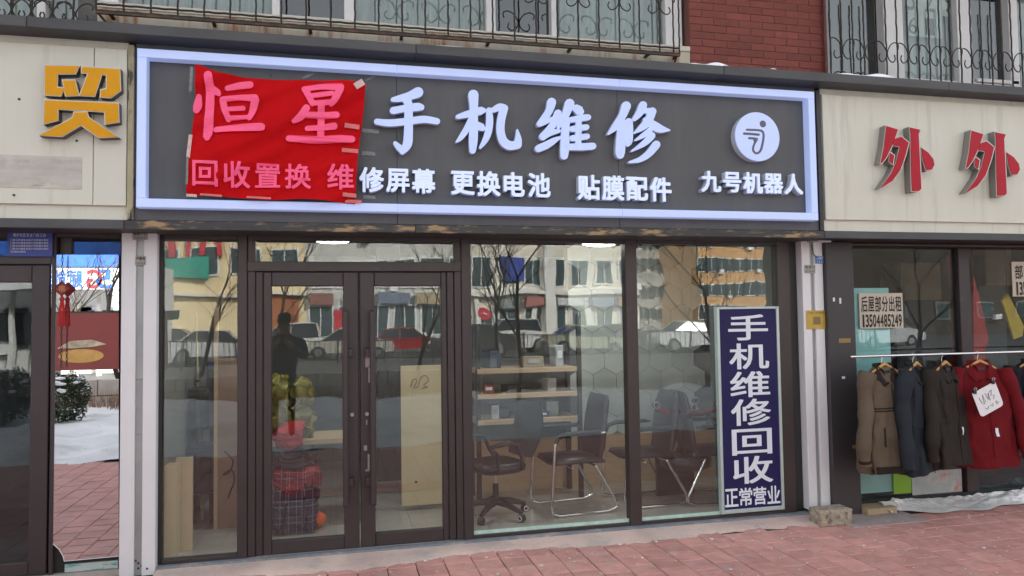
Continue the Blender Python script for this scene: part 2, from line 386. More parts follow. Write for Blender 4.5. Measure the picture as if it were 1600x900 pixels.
# snow on the ledge
def snow_pile(px0, px1, hpx, label):
    xa, xb = xat(px0, 120, yl), xat(px1, 120, yl); b = B()
    def fn(u, v):
        x = xa+(xb-xa)*u; e = math.sin(math.pi*u)**.6*(.7+.3*math.sin(u*9+px0)); return (x, yl+.006+.22*v, zl1-.006+(hpx+.006)*e*max(0, math.sin(math.pi*min(1, v*.95+.0)))**.3)
    b.grid(fn, 40, 24).build('snow_pile', SNOW, None, label, 'snow')
snow_pile(1308, 1412, .065, 'low heap of white snow on the ledge under the barred window')
snow_pile(1076, 1150, .055, 'thin white snow patch on the ledge below the red brick wall')
snow_pile(1196, 1222, .03, 'tiny scrap of snow on the ledge beneath the middle of brick wall')
snow_pile(560, 760, .022, 'thin line of snow on the ledge above the red banner')
# rendered wall band under the left windows
zb1 = zat(600, 45, YW)
STUC = mat('beige_render', (.52, .48, .39), .85, var=.1, scale=3, dirt=(.30, .10, .03), dscale=3.4, dmin=.50, dmax=.66, stretch=(2.4, 1, .35))
xl0, xl1 = xat(152, 30, YW), xat(1078, 90, YW)
up = thing('upper_wall', 'beige rendered strip of wall stained by rust below the barred windows', 'wall', (1, YW, zl0))
B().box(xl0, xl1, YW, YW+.3, zl1-.05, zb1).build('render_band', STUC, up)
B().box(-5, 9, .10, .45, 2.42, zl1-.06).build('unseen_wall_core', CONC, up)  # unseen wall behind the signs, added to keep light out of the shops
# red brick wall, each brick built
MORT = mat('brick_mortar', (.20, .085, .075), .9)
bx0, bx1 = xl1, xat(1292, 60, YW); bz0, bz1 = zl1-.02, 5.2
bw = thing('brick_wall', 'red brick wall between the two barred upper windows', 'wall', ((bx0+bx1)/2, YW, bz0))
B().box(bx0, bx1, YW+.004, YW+.3, bz0, bz1).build('mortar', MORT, bw)
BRICK = mat('red_brick', (.20, .048, .036), .75, var=.18, scale=10, bump=.15, bscale=60, rnd=.16)
bl, bh, bj = .235, .058, .008
bme = bpy.data.meshes.new('brick'); bb = B().bev(-bl/2, bl/2, -.0015, .03, 0, bh, .001); bme.from_pydata(bb.v, [], bb.f); bme.materials.append(BRICK)
row = 0; z = bz0+.002; nb = 0
while z < 4.62:
    x = bx0-(.12 if row % 2 else 0)
    while x < bx1-.03:
        xs = max(x, bx0+.002); xe = min(x+bl, bx1-.002)
        if xe-xs > .04:
            o = bpy.data.objects.new('brick', bme); COL.objects.link(o); o.parent = bw
            o.scale.x = (xe-xs)/bl; o.location = Vector(((xs+xe)/2, YW+random.uniform(-.002, .001), z))-WL[bw]
        x += bl+bj
    z += bh+bj; row += 1
# windows above
PVC = mat('white_pvc', (.74, .74, .74), .5, var=.06, dirt=(.45, .42, .40), dscale=4, dmin=.6, dmax=.95)
PVCY = mat('cream_pvc', (.60, .56, .48), .55, var=.08)
CURT = mat('grey_curtain', (.42, .45, .44), .9, var=.3, scale=5, stretch=(4, 1, .3))
DARKIN = mat('dark_interior', (.07, .068, .064), .9, var=.3, scale=2)
YG = YW+.12
def pane(px0, px1, py, y, parent, m=GLASSU, ztop=5.0, zb=None, back=CURT, name='pane'):
    xa, xb = xat(px0, py, y), xat(px1, py, y); zb = zat((px0+px1)/2, py, y) if zb is None else zb
    B().box(xa, xb, y, y+.008, zb, ztop).build(name, m, parent)
    if back: B().box(xa, xb, y+.10, y+.12, zb, ztop).build('curtain' if back is CURT else 'room_shade', back, parent)
def post(px0, px1, py, y0, y1, parent, m=PVC, ztop=5.0, zb=None, name='frame_post'):
    xa, xb = xat(px0, py, y0), xat(px1, py, y0); zb = zat((px0+px1)/2, py, y0) if zb is None else zb
    B().bev(xa, xb, y0, y1, zb, ztop, .004).build(name, m, parent)
wl = thing('upper_window', 'long white-framed upper window behind iron bars above main sign', 'window', (1, YG, zb1))
zs = zb1
B().bev(xl0, xl1-.0, YW-.012, YG+.05, zs, zs+.045, .004).build('sill', PVCY, wl)
zf = zs+.045
post(152, 185, 8, YW+.03, YG+.06, wl, PVC, zb=zf)
for a, c in ((185, 425), (555, 760), (868, 1040)): pane(a, c, 40, YG+.03, wl, zb=zf+.0)
for a, c in ((437, 538), (775, 862)):
    pane(a, c, 40, YG+.05, wl, zb=zf+.05, back=DARKIN, m=glass_mat('sash_glass', .10, (.5, .5, .5), .003)); 
    B().bev(xat(a-3, 50, YG), xat(c+3, 50, YG), YG-.02, YG+.04, zf+.012, zf+.05, .004).build('sash_rail', PVC, wl)
for a, c in ((425, 437), (538, 555), (760, 775), (862, 870), (1040, 1066)): post(a, c, 50, YG-.03, YG+.06, wl, PVC, zb=zf)
wl2 = thing('upper_window', 'white-framed upper window with curled iron bars above yellow character', 'window', (-2, YG, zl1))
post(57, 71, 20, YG-.03, YG+.06, wl2, PVC, zb=zl1-.05); pane(-90, 57, 20, YG+.03, wl2, zb=zl1-.05); pane(71, 122, 20, YG+.03, wl2, zb=zl1-.05)
B().box(xat(122, 20, YW), xl0, YW, YW+.3, zl1-.05, 5.2).build('dark_pier', mat('grimy_pier', (.12, .115, .11), .8, var=.4, scale=8), up)
wr = thing('upper_window', 'white-framed upper window with paper number sheets above beige sign', 'window', (5, YG, zl1))
zr = zat(1450, 131, YG)
yy = YG+.03
pane(1292, 1384, 110, yy+.06, wr, m=glass_mat('dim_glass', .12, (.42, .46, .44), .003), zb=zr, back=mat('green_grey_curtain', (.13, .15, .14), .9, var=.2, scale=3, stretch=(5, 1, .3)))
pane(1412, 1500, 118, yy, wr, zb=zr+.04); pane(1520, 1582, 125, yy+.02, wr, MATS['sash_glass'], zb=zr+.05, back=mat('brown_curtain', (.16, .145, .135), .9, var=.25, scale=3, stretch=(6, 1, .3)))
pane(1592, 1800, 128, yy, wr, zb=zr+.04)
for a, c in ((1384, 1414), (1499, 1521), (1580, 1594)): post(a, c, 110, YG-.03, YG+.07, wr, PVC, zb=zr)
B().bev(xat(1412, 118, yy), xat(1800, 125, yy), YG-.01, YG+.05, zr, zr+.045, .004).build('frame_rail', PVC, wr)
B().bev(xat(1520, 118, yy), xat(1584, 125, yy), YG-.03, YG+.03, zr+.047, zr+.085, .004).build('sash_rail', PVC, wr)
# paper sheets with numbers behind that pane
PAPER = mat('white_paper', (.62, .68, .62), .9, var=.05)
ps = thing('paper_sheet', 'pale paper sheets with big printed numbers taped inside the upper window', 'paper', W(1450, 60, YG+.045))
yn = YG+.046
B().px(1416, -60, 1470, 58, yn, yn+.003).build('sheet', PAPER, ps); B().px(1470.5, -60, 1497, 26, yn, yn+.003).build('sheet', PAPER, ps)
for ch, x, y0, y1 in (('3', 1423, -22, 16), ('2', 1452, -18, 18), ('9', 1481, -16, 20), ('6', 1426, 27, 53), ('1', 1453, 29, 55)):
    a = W(x, (y0+y1)/2, yn-.002); char(ch, a.x, a.z, .10, zat(x, y0, yn)-zat(x, y1, yn), yn-.002, 0, -.012, INK, ps, 'numeral', em=False)
# ---- iron grilles
def bar(x, y, z0, z1, parent, r=.0075, twist=True):
    n = 22; b = B()
    pts = [(x+.0022*math.cos(i*2.1), y+.0022*math.sin(i*2.1), z0+(z1-z0)*i/n) for i in range(n+1)]
    b.tube(pts, r, 5).build('bar', IRON, parent)
def arc(b, c, r, a0, a1, y, n=14, r1=None):
    r1 = r if r1 is None else r1; pts = []
    for i in range(n+1):
        t = i/n; a = a0+(a1-a0)*t; q = r+(r1-r)*t; pts.append((c[0]+math.cos(a)*q, y, c[1]+math.sin(a)*q))
    b.tube(pts, .0055, 5)
def scroll(x, z, y, s, parent, vs_=1.0):                 # the butterfly curl between two bars
    b = B()
    for sg in (-1, 1):
        pts = []
        for (u, v) in ((.95, -.10), (1.0, .18), (.70, .33), (.30, .14), (.04, -.32), (.16, -.70), (.48, -.86), (.70, -.66), (.62, -.40)):
            pts.append((x+sg*u*s*.5, z+v*s*.5*vs_, 1))
        sm = smooth_stroke(pts, 4); b.tube([(p[0], y-.006, p[1]) for p in sm], .0055, 5)
    b.build('scroll', IRON, parent)
yg = YW-.12
g1 = thing('window_grille', 'rusty twisted iron window grille projecting above the main sign', 'grille', (1, yg, zs-.03))
zg = zat(600, 50, yg)
gx0, gx1 = xat(150, 15, yg), xat(1062, 95, yg)
for dz, rr in ((0, .011), (.05, .008)):
    n = 120; B().tube([(gx0+(gx1-gx0)*i/n, yg+.002*math.cos(i*2), zg+dz+.002*math.sin(i*2)) for i in range(n+1)], rr, 6).build('rail', IRON, g1)
for k in range(7):
    x = gx0+(gx1-gx0)*(k+.12)/6.5
    if x < gx1: B().box(x-.012, x+.012, yg, YW+.02, zg-.012, zg+.004).build('bracket', IRON, g1)
B().box(gx0, gx1, yg-.012, yg+.012, zg-.022, zg-.006).build('bottom_flat', mat('rusted_sheet', (.07, .05, .04), .8, var=.4, scale=10, dirt=(.2, .08, .03), dscale=5, dmin=.5, dmax=.7), g1)
nbar = 25; sp = (gx1-gx0)/nbar
for k in range(nbar+1):
    bar(gx0+sp*k, yg, zg, 4.9, g1)
for k in range(2, nbar, 2):
    if k > 11: scroll(gx0+sp*k, zg+.46, yg, .29, g1)
for k in range(1, 4): bar(gx1, yg+.11*k, zg, 4.9, g1)
B().tube([(gx1, yg, zg), (gx1, YW, zg-.0)], .011, 6).build('rail', IRON, g1)
B().tube([(gx1+.0, yg+.05, zg), (gx1-.02, YW, zg-.11)], .008, 5).build('stay', IRON, g1)
B().tube([(gx0+.0, yg+.05, zg), (gx0+.09, yg+.02, zg-.11)], .009, 5).build('stay', IRON, g1)
yg2 = YW-.18; zgr = zl1+.01
g2 = thing('window_grille', 'curled iron window grille above the right-hand beige sign', 'grille', (5, yg2, zl1))
gx = xat(1297, 60, yg2); k = 0
while gx+k*.118 < xat(1700, 60, yg2):
    x = gx+k*.118; bar(x, yg2, zgr, 4.9, g2)
    if k % 2 == 1: scroll(x, zat(1450, 80, yg2), yg2, .25, g2, 1.25)
    k += 1
B().tube([(gx, yg2, zl1+.008), (gx+5, yg2, zl1+.008)], .009, 5).build('rail', IRON, g2)
g3 = thing('window_grille', 'curled iron window grille above the yellow character sign', 'grille', (-2, yg2, zl1))
for k, px in enumerate((-40, -12, 19, 50, 83, 115)): bar(xat(px, 10, yg2), yg2, zl1, 4.9, g3)
for px in (-12, 19, 50, 83, 118): scroll(xat(px, 15, yg2), zat(50, 8, yg2), yg2, .23, g3)
B().tube([(-4, yg2, zl1+.008), (xat(140, 20, yg2), yg2, zl1+.008)], .009, 5).build('rail', IRON, g3)
# drain pipe beside the brick wall
xp = xat(1290, 60, YW-.04); B().cyl((xp, YW-.035, zl1), (0, 0, 1), .016, 1.5, 10).build('drain_pipe', mat('brown_pipe', (.13, .035, .028), .6, var=.3), None, 'thin reddish brown pipe running up the edge of brick wall', 'pipe')

# ---------------------------------------------------------------- main sign
YS = -.35
zc0 = (zat(0, 355, YS)+zat(1600, 377, YS))/2; zc1 = zc0+.062
sx0, sx1 = xat(211, 200, YS), xat(1276, 240, YS)
ms = thing('shop_sign', 'charcoal shop sign with glowing blue frame and white raised characters', 'sign', ((sx0+sx1)/2, YS, zc1))
cuts = [sx0, xat(620, 200, YS), xat(965, 200, YS), sx1]
for i in range(3): B().bev(cuts[i]+.001, cuts[i+1]-.001, YS, YS+.03, zc1+.001, zl0-.001, .002).build('panel', SIGNGREY, ms)
yf = -.435
fx0, fx1 = xat(213, 200, yf), xat(1276, 243, yf)
fz1 = (zat(215, 75, yf)+zat(1272, 143, yf))/2; fz0 = (zat(213, 325, yf)+zat(1278, 343, yf))/2
ft = zat(215, 75, yf)-zat(215, 88.8, yf)
cc = [fx0, xat(620, 110, yf), xat(968, 130, yf), fx1]
for za, zb_ in ((fz1-ft, fz1), (fz0, fz0+ft)):
    for i in range(3): B().bev(cc[i]+.001, cc[i+1]-.001, yf, YS-.004, za, zb_, .004).build('frame_bar', LITBLUE, ms)
for xa, xb in ((fx0+.001, fx0+ft), (fx1-ft, fx1-.001)): B().bev(xa, xb, yf+.001, YS-.004, fz0+ft+.001, fz1-ft-.001, .004).build('frame_bar', LITBLUE, ms)
# small screws on the panel
for px, py in ((231, 108), (231, 212), (230, 298), (423, 118), (900, 140), (1262, 160), (1262, 240), (1265, 322), (655, 319), (775, 322)):
    p = W(px, py, YS); B().cyl((p.x, YS, p.z), (0, -1, 0), .006, .004, 8).build('screw', BLACKM, ms)
yc = -.415
A, SA = (550, 100), 3.913
SHOU = [[(405,172,56),(350,195,44),(290,210,36),(250,217,24)],[(252,284,38),(330,270,38),(400,262,44),(424,264,34)],[(152,352,32),(230,360,38),(340,350,38),(440,338,38),(520,350,34)],
        [(316,215,30),(343,240,46),(346,330,46),(345,420,48),(338,490,50),(308,534,34)],[(312,530,36),(286,508,34),(264,484,22)]]
JI = [[(647,322,24),(700,308,36),(785,286,42),(803,283,30)],[(742,188,56),(745,260,46),(745,360,44),(742,460,48),(738,528,36)],[(735,335,40),(700,400,36),(665,450,28),(640,474,12)],[(770,370,30),(790,386,42),(800,393,30)],
      [(837,282,30),(842,340,38),(835,410,38),(815,465,32),(785,510,16)],[(828,286,22),(860,282,28),(900,265,40),(930,272,44)],[(927,278,44),(912,340,44),(908,410,44),(925,470,46),(962,498,48),(1005,496,44)],[(1012,494,46),(1016,455,34),(1010,402,8)]]
A2, SA2 = (820, 120), 4.287
WEI = [[(180,170,54),(165,225,44),(132,275,42),(98,315,34)],[(98,318,30),(150,296,30),(190,278,24)],[(222,245,46),(190,320,42),(122,400,46)],[(122,402,38),(170,377,34),(228,362,24)],[(92,480,44),(150,455,44),(200,425,34),(245,402,12)],
       [(300,180,58),(275,250,46),(242,308,36),(225,340,20)],[(277,290,46),(270,380,48),(268,470,54),(264,530,44)],[(345,212,46),(366,228,54),(374,234,40)],[(302,290,32),(370,278,38),(423,272,36)],[(318,350,36),(412,338,34)],[(318,412,36),(416,400,34)],[(300,470,38),(380,470,42),(455,465,40)],[(360,290,34),(358,380,36),(358,465,34)]]
XIU = [[(680,195,56),(655,260,46),(610,330,44),(560,382,14)],[(652,300,42),(645,400,54),(640,500,56),(640,522,48)],[(697,302,46),(700,360,46),(698,430,42),(690,452,28)],[(792,190,48),(770,240,44),(735,282,28)],[(800,226,30),(858,232,42)],[(853,232,48),(830,290,48),(790,335,42),(735,375,12)],
       [(810,290,36),(860,325,52),(910,350,46),(970,358,8)],[(838,358,32),(790,395,30),(740,425,10)],[(850,395,42),(800,445,36),(715,498,10)],[(880,455,48),(830,515,42),(770,555,32),(700,572,12)]]
for g, o_, s_ in ((SHOU, A, SA), (JI, A, SA), (WEI, A2, SA2), (XIU, A2, SA2)):
    ch = brush_char(g, o_, s_, yc, .012, LITBLUE, ms, 1.13)
    brush_char(g, o_, s_, yc+.013, .05, RETURN, ch, 1.10)['label'] = 'grey side return of the raised character'
def raised_row(body, pL, pR, fill=.97):
    xL = W(pL[0], (pL[1]+pL[2])/2, yc).x; zt = W(pL[0], pL[1], yc).z; zb = W(pL[0], pL[2], yc).z
    xR = W(pR, (pL[1]+pL[2])/2, yc).x; n = len(body); cw = (xR-xL)/n
    for i, c in enumerate(body):
        if c == ' ': continue
        o = char(c, xL+cw*(i+.5), (zt+zb)/2, cw*fill, zt-zb, yc, .014, .028, LITWHITE, ms)
        char(c, xL+cw*(i+.5), (zt+zb)/2, cw*fill, zt-zb, yc+.015, .05, .028, RETURN, o, 'side_return')
raised_row('修屏幕', (560, 259, 301), 682)
raised_row('更换电池', (703, 264, 306), 862)
raised_row('贴膜配件', (901, 271, 313), 1051)
raised_row('九号机器人', (1095, 265, 301), 1256)
# round emblem
p0 = W(1060+412/3.332, 100+378/3.332, yc-.01); rd = (W(1060+527/3.332, 100+378/3.332, yc-.01).x-W(1060+297/3.332, 100+378/3.332, yc-.01).x)/2
dsc = B().cyl((p0.x, yc-.01, p0.z), (0, 1, 0), rd, .012, 48).build('emblem_disc', LITBLUE, ms)
B().cyl((p0.x, yc+.003, p0.z), (0, 1, 0), rd*.99, .06, 48).build('disc_return', RETURN, dsc)
em = B(); EMB = mat('emblem_grey', (.13, .12, .17), .6, var=0)
hd = W(1060+440/3.332, 100+312/3.332, yc-.012); em.cyl((hd.x, yc-.012, hd.z), (0, 1, 0), .028, .003, 24)
for i, st in enumerate(([(357,342,11),(410,344,11),(436,350,11),(444,372,11),(438,415,12),(428,450,12),(410,465,11),(394,457,11),(389,440,11),(396,415,11),(406,394,14),(395,388,12),(368,386,11)], [(342,362,12),(380,364,12),(418,368,12)], [(412,388,6),(400,392,16),(396,400,10)])):
    pts = [W(1060+x/3.332, 100+y/3.332, yc-.012) for x, y in stroke_outline(st)]; em.poly([(p.x, p.z) for p in pts], yc-.012-.0006*i, yc-.0102)
em.build('emblem', EMB, dsc)

# ---- red cloth banner over the sign's left characters
RED = mat('red_cloth', (.52, .004, .007), .85, spec=.12, var=.10, scale=3, bump=.12, bscale=120)
yr = -.452
TL, TR, BR_, BL = [W(*p, yr) for p in ((306, 102), (569, 131), (556, 317), (293, 306))]
def cloth_y(x, z):
    return yr-.012-.020*math.sin(-6*x+10*z)-.009*math.sin(-13*x+27*z+1)-.006*math.sin(4*z+13*x)-.005*math.sin(-24*x+47*z+.7)
def clothfn(u, v):
    t = TL.lerp(TR, u); bq = BL.lerp(BR_, u); p = t.lerp(bq, v)
    # sagging top edge with a peak at the left corner
    top = (1-v)**3; sag = -.055*top*(min(1, u/.12))*(1-.6*u)*math.sin(math.pi*min(1, u+.15))
    x = p.x+.012*math.sin(v*6)*(1-u)+.01*math.sin(v*5+1)*u; z = p.z+sag+.008*math.sin(u*11)*v**4
    return (x, cloth_y(x, z), z)
rb = thing('red_banner', 'wrinkled red cloth banner taped over the sign, letters glowing through painted pink', 'banner', BL.lerp(BR_, .5))
B().grid(clothfn, 60, 44).build('cloth', RED, rb)
HENG = [[(393,187,40),(400,260,40),(395,380,44),(388,468,46),(388,486,32)],[(345,287,28),(340,325,42),(333,348,34)],[(410,245,30),(433,263,34),(440,270,24)],[(482,242,26),(540,230,34),(592,225,34)],[(460,300,32),(470,345,32),(488,395,26)],[(458,296,26),(540,288,30),(615,292,38)],[(618,300,38),(605,350,34),(590,390,26)],[(490,345,22),(560,340,22)],[(488,388,24),(595,383,24)],[(430,446,30),(530,440,34),(640,437,38),(652,440,30)]]
XING = [[(860,250,32),(880,290,32),(895,325,26)],[(855,248,28),(940,240,30),(1030,246,36)],[(1028,255,36),(1005,300,34),(985,325,26)],[(890,285,24),(990,275,24)],[(895,322,24),(990,318,26)],[(866,346,36),(840,385,36),(805,410,20)],[(850,378,28),(940,378,30),(1010,374,34)],[(938,330,34),(936,400,34),(934,490,34)],[(870,440,26),(940,435,28),(1000,428,32)],[(782,490,32),(900,494,34),(1020,488,36),(1085,490,34)]]
for g in (HENG, XING): brush_char(g, (200, 60), 3.1025, yr-.006, .002, PINK, rb, 1.0, surf=lambda x, z: cloth_y(x, z)-.014)  # sign letters' glow through the cloth, laid on it as pink shapes
def cloth_row(body, pL, pR, fill=.94):
    xL = W(pL[0], (pL[1]+pL[2])/2, yr).x; zt = W(pL[0], pL[1], yr).z; zb = W(pL[0], pL[2], yr).z
    xR = W(pR, (pL[1]+pL[2])/2, yr).x; n = len(body); cw = (xR-xL)/n
    for i, c in enumerate(body):
        o = char(c, xL+cw*(i+.5), (zt+zb)/2, cw*fill, (zt-zb), yr-.004, 0, .020, PINK, rb)
        for v in o.data.vertices:
            ww = v.co+WL[o]; v.co.y = cloth_y(ww.x, ww.z)-.016-WL[o].y
cloth_row('回收置换', (297, 249, 294), 489); cloth_row('维', (508, 255, 299), 556)
TAPE = mat('clear_tape', (.62, .42, .40), .25, var=.3, scale=20); TAPEG = mat('clear_tape_on_grey', (.17, .17, .175), .15, var=.5, scale=30)
def tape(px, py, wpx, hpx, ang, m=TAPE, dy=.016):
    p = W(px, py, yr); b = B().box(p.x-wpx*.0023, p.x+wpx*.0023, cloth_y(p.x, p.z)-dy, cloth_y(p.x, p.z)-dy+.001, p.z-hpx*.0023, p.z+hpx*.0023); b.rot(ang, p, 'Y'); b.build('tape_strip', m, rb)
tape(561, 135, 15, 10, -.6); tape(550, 198, 22, 7, .1, mat('pink_tape', (.66, .13, .13), .25, var=.3, scale=20)); tape(547, 237, 24, 6, .05, MATS['pink_tape'])
tape(546, 306, 20, 6, .08, MATS['pink_tape']); tape(552, 315, 24, 5, .03, MATS['pink_tape']); tape(297, 230, 5, 34, .1, TAPE); tape(301, 128, 4, 36, .05, TAPEG)
tape(300, 306, 14, 4, .05, TAPE); tape(330, 305, 30, 3, .06, MATS['pink_tape']); tape(405, 310, 34, 3, .04, MATS['pink_tape']); tape(294, 268, 3, 40, .02, TAPEG)
def tape_s(px, py, wpx, hpx, ang):
    p = W(px, py, YS); b = B().box(p.x-wpx*.0024, p.x+wpx*.0024, YS-.004, YS-.002, p.z-hpx*.0024, p.z+hpx*.0024); b.rot(ang, p, 'Y'); b.build('tape_strip', TAPEG, rb)
tape_s(579, 205, 24, 6, .05); tape_s(576, 240, 20, 6, .02); tape_s(577, 308, 18, 5, .05); tape_s(483, 118, 22, 4, -.5); tape_s(578, 123, 16, 3, -.5)

# ---- sign box underside, channel and end strips
GOLD = mat('torn_gold_strip', (.035, .034, .036), .5, var=.4, scale=5, dirt=(.34, .23, .11), dscale=3.5, dmin=.53, dmax=.60, stretch=(1, 1, 5))
MARB = mat('marbled_gold_trim', (.42, .36, .22), .45, var=.5, scale=4, dirt=(.02, .018, .015), dscale=7, dmin=.52, dmax=.58, stretch=(2, 1, .35))
cs = thing('sign_channel', 'dark channel with torn gold film running below the three signs', 'trim', (2, YS, zc0))
xs_ = [-4.2, sx0-.06, .55, 2.4, sx1+.04, 8.5]
for i in range(5): B().bev(xs_[i]+.001, xs_[i+1]-.001, YS-.015+random.uniform(-.004, .002), YS+.02, zc0, zc1-.001, .003).build('channel_section', GOLD if 0 < i < 4 else LEDGE, cs)
B().box(-4.2, 8.5, YS+.022, .10, zc0+.004, zc0+.03).build('soffit', mat('dark_soffit', (.05, .045, .043), .6), cs)
tx0, tx1 = xat(201, 200, YS), xat(212, 200, YS)
B().bev(tx0, tx1-.006, YS-.03, YS+.02, zc1, zl0-.02, .003).build('marbled_strip', MARB, None, 'marbled gold and black trim strip left of the main sign', 'trim')
tx2, tx3 = xat(1277, 240, YS)+.004, xat(1284, 240, YS)
B().bev(tx2-.012, tx3-.012, YS-.02, YS+.02, zc1, zl0-.02, .003).build('black_strip', mat('black_marbled_trim', (.03, .03, .032), .5, var=.5, scale=6, dirt=(.3, .3, .3), dscale=6, dmin=.6, dmax=.68), None, 'narrow black mottled trim strip right of the main sign', 'trim')

# ---------------------------------------------------------------- neighbours' signs
YB = -.375
zb_t = (zat(0, 63, YB)+zat(1600, 168, YB))/2; zb_b = (zat(0, 319, YB)+zat(1600, 348, YB))/2
def beige_sign(name_lbl, xa, xb, cuts):
    t = thing('neighbour_sign', name_lbl, 'sign', ((xa+xb)/2, YB, zc1))
    B().box(xa, xb, YS, YS+.03, zc1+.001, zl0-.001).build('backing', BEIGE, t)
    c = [xa]+cuts+[xb]
    for i in range(len(c)-1): B().bev(c[i]+.002, c[i+1]-.002, YB, YS-.001, zb_b, zb_t, .003).build('panel', BEIGE, t)
    return t
ls = beige_sign('beige shop sign with orange-yellow raised character left of main sign', -4.2, tx0-.004, [xat(146, 200, YB)])
rs = beige_sign('beige shop sign with two raised crimson characters at the right', tx3+.0, 8.5, [xat(1700, 240, YB)])
YEL = mat('yellow_acrylic', (.68, .32, .008), .5, var=.08, scale=3, spec=.2); YRET = mat('dark_metal_return', (.09, .08, .07), .5, var=.2); EDGE = mat('pale_edge', (.65, .63, .58), .5)
MAO = [[(177,260),(322,262),(305,299),(233,300),(232,348),(255,350),(247,319),(303,319),(320,386),(262,388),(255,366),(246,388),(176,384)],
       [(325,265),(483,274),(487,365),(445,396),(400,392),(402,358),(425,355),(425,303),(410,303),(382,390),(316,386),(350,297),(325,295)],
       [(176,399),(478,412),(480,492),(420,502),(418,452),(235,441),(235,486),(173,502)],
       [(295,448),(352,448),(358,470),(478,552),(395,555),(325,506),(250,551),(155,545),(290,471)]]
yk = YB-.07
# the photographed face is traced on the front plane
ch = outline_char(MAO, (0, 0), 2.572, yk, .004, EDGE, ls)
outline_char([shrink(p, 3.5) for p in MAO], (0, 0), 2.572, yk-.004, .003, YEL, ch, 'face')
outline_char([shrink(p, .5) for p in MAO], (0, 0), 2.572, yk+.005, .064, YRET, ch, 'side_return')
WAI = [[(294,462),(343,477),(331,512),(318,545),(300,582),(282,606),(272,606),(284,545)],[(322,512),(352,502),(382,527),(370,575),(350,632),(320,672),(272,699),(312,640),(330,598),(343,545),(318,540)],[(308,560),(328,574),(322,612),(304,598)],
       [(380,468),(425,478),(418,497),(428,700),(418,709),(388,710),(385,640),(383,500)],[(423,543),(452,562),(472,588),(476,610),(466,630),(442,633),(428,592)]]
CRIM = mat('crimson_acrylic', (.42, .013, .030), .45, var=.10, scale=3, spec=.2); GRET = mat('grey_return', (.25, .235, .21), .6, var=.12)
for dx in (0, 316):
    pl = [[(x+dx, y+dx*.055) for x, y in p] for p in WAI]
    ch = outline_char(pl, (1260, 0), 2.368, yk-.01, .004, EDGE, rs)
    outline_char([shrink(p, 3.0) for p in pl], (1260, 0), 2.368, yk-.016, .004, CRIM, ch, 'face')
    outline_char([shrink(p, .5) for p in pl], (1260, 0), 2.368, yk-.005, .072, GRET, ch, 'side_return')
B().px(-200, 240, 128, 292, YB-.0025, YB+.001).build('scraped_patch', mat('scraped_panel', (.50, .475, .43), .7, var=.2, scale=4, dirt=(.36, .33, .30), dscale=5, dmin=.55, dmax=.7, stretch=(1, 1, 3)), ls)
for px, py in ((30, 155), (22, 305), (120, 220)): p = W(px, py, YB); B().cyl((p.x, YB, p.z), (0, -1, 0), .008, .004, 8).build('bolt', BLACKM, ls)

# ---------------------------------------------------------------- pillars in white channel cladding
YC = -.09
def pillar(label, px, zbase):
    xs = [xat(p, 600, YC) for p in px]
    t = thing('clad_pillar', label, 'pillar', ((xs[0]+xs[3])/2, YC, zbase))
    B().bev(xs[0], xs[1], YC, .12, zbase, zc0+.02, .004).build('cladding_strip', WHITEPL, t)
    B().bev(xs[2], xs[3], YC, .12, zbase, zc0+.02, .004).build('cladding_strip', WHITEPL, t)
    for za, zb_ in ((zbase, .95), (.952, 1.33), (1.332, zc0+.015)): B().box(xs[1]+.001, xs[2]-.001, YC+.022, .11, za, zb_).build('channel_insert', GREYCH, t)
    return t, xs
pl_, xsl = pillar('white clad pillar with grey channel between left shop and main shop', (188, 211, 223, 244), -.01)
for px, py in ((216, 880), (216, 888), (221, 884), (212, 876), (231, 887)): p = W(px, py, YC+.02); B().cyl((p.x, YC+.021 if px < 224 else YC, p.z), (0, -1, 0), .007, .003, 8).build('hole', BLACKM, pl_)
pr_, xsr = pillar('white clad pillar with grey channel right of the purple lightbox', (1259, 1272, 1278, 1292), .06)
# stickers
def sticker(name, label, rect, y, m, rows, ink, group=None):
    p = W((rect[0]+rect[2])/2, rect[3], y); t = thing(name, label, 'sticker', p, group)
    B().px(*rect, y-.002, y-.0005).build('sheet', m, t)
    for body, a, c, t0, t1 in rows: text_row(body, (a, t0, t1), c, y-.0032, 0, .01, ink, t, fill=.9)
    return t
GRST = mat('grey_sticker', (.40, .38, .36), .6, var=.2, scale=30); BLST = mat('blue_sticker', (.10, .22, .50), .5)
sticker('ad_sticker', 'small black lettered sticker at the top of left white pillar', (207, 361, 231, 375), YC-.003, GRST, [('疏通下水', 208, 230, 361.5, 368), ('13804407', 208, 230, 368.5, 375)], INK)
sticker('ad_sticker', 'small black lettered sticker just below another on left white pillar', (211, 400, 228, 414), YC-.003, GRST, [('开锁换', 212, 227, 400.5, 407), ('138044', 212, 227, 407.5, 414)], INK)
sticker('ad_sticker', 'small blue lettered sticker high on the right white pillar', (1274, 400, 1290, 412), YC-.003, BLST, [('专修门', 1275, 1289, 400.5, 406), ('1350', 1275, 1289, 406.5, 411.5)], INKW)
sticker('ad_sticker', 'small black lettered sticker on the right white pillar under blue one', (1257, 414, 1274, 427), YC-.003, GRST, [('电动门', 1258, 1273, 414.5, 420), ('135044', 1258, 1273, 421, 426.5)], INK)
t = thing('yellow_plaque', 'gold plaque with small print fixed on right white pillar', 'plaque', W(1277, 514, YC-.01))
GLD = mat('gold_plaque', (.50, .34, .07), .35, metal=.3, var=.1)
B().px(1260, 485, 1294, 514, YC-.005, YC-.001, .001).build('plate', GLD, t); B().px(1271, 495, 1282, 507, YC-.0065, YC-.005).build('code_patch', mat('dull_brown_print', (.22, .15, .05), .6), t)
text_row('门前三包责任牌', (1262, 487, 491), 1292, YC-.0065, 0, 0, INK, t)
xb_ = W(1283, 375, YC-.06)
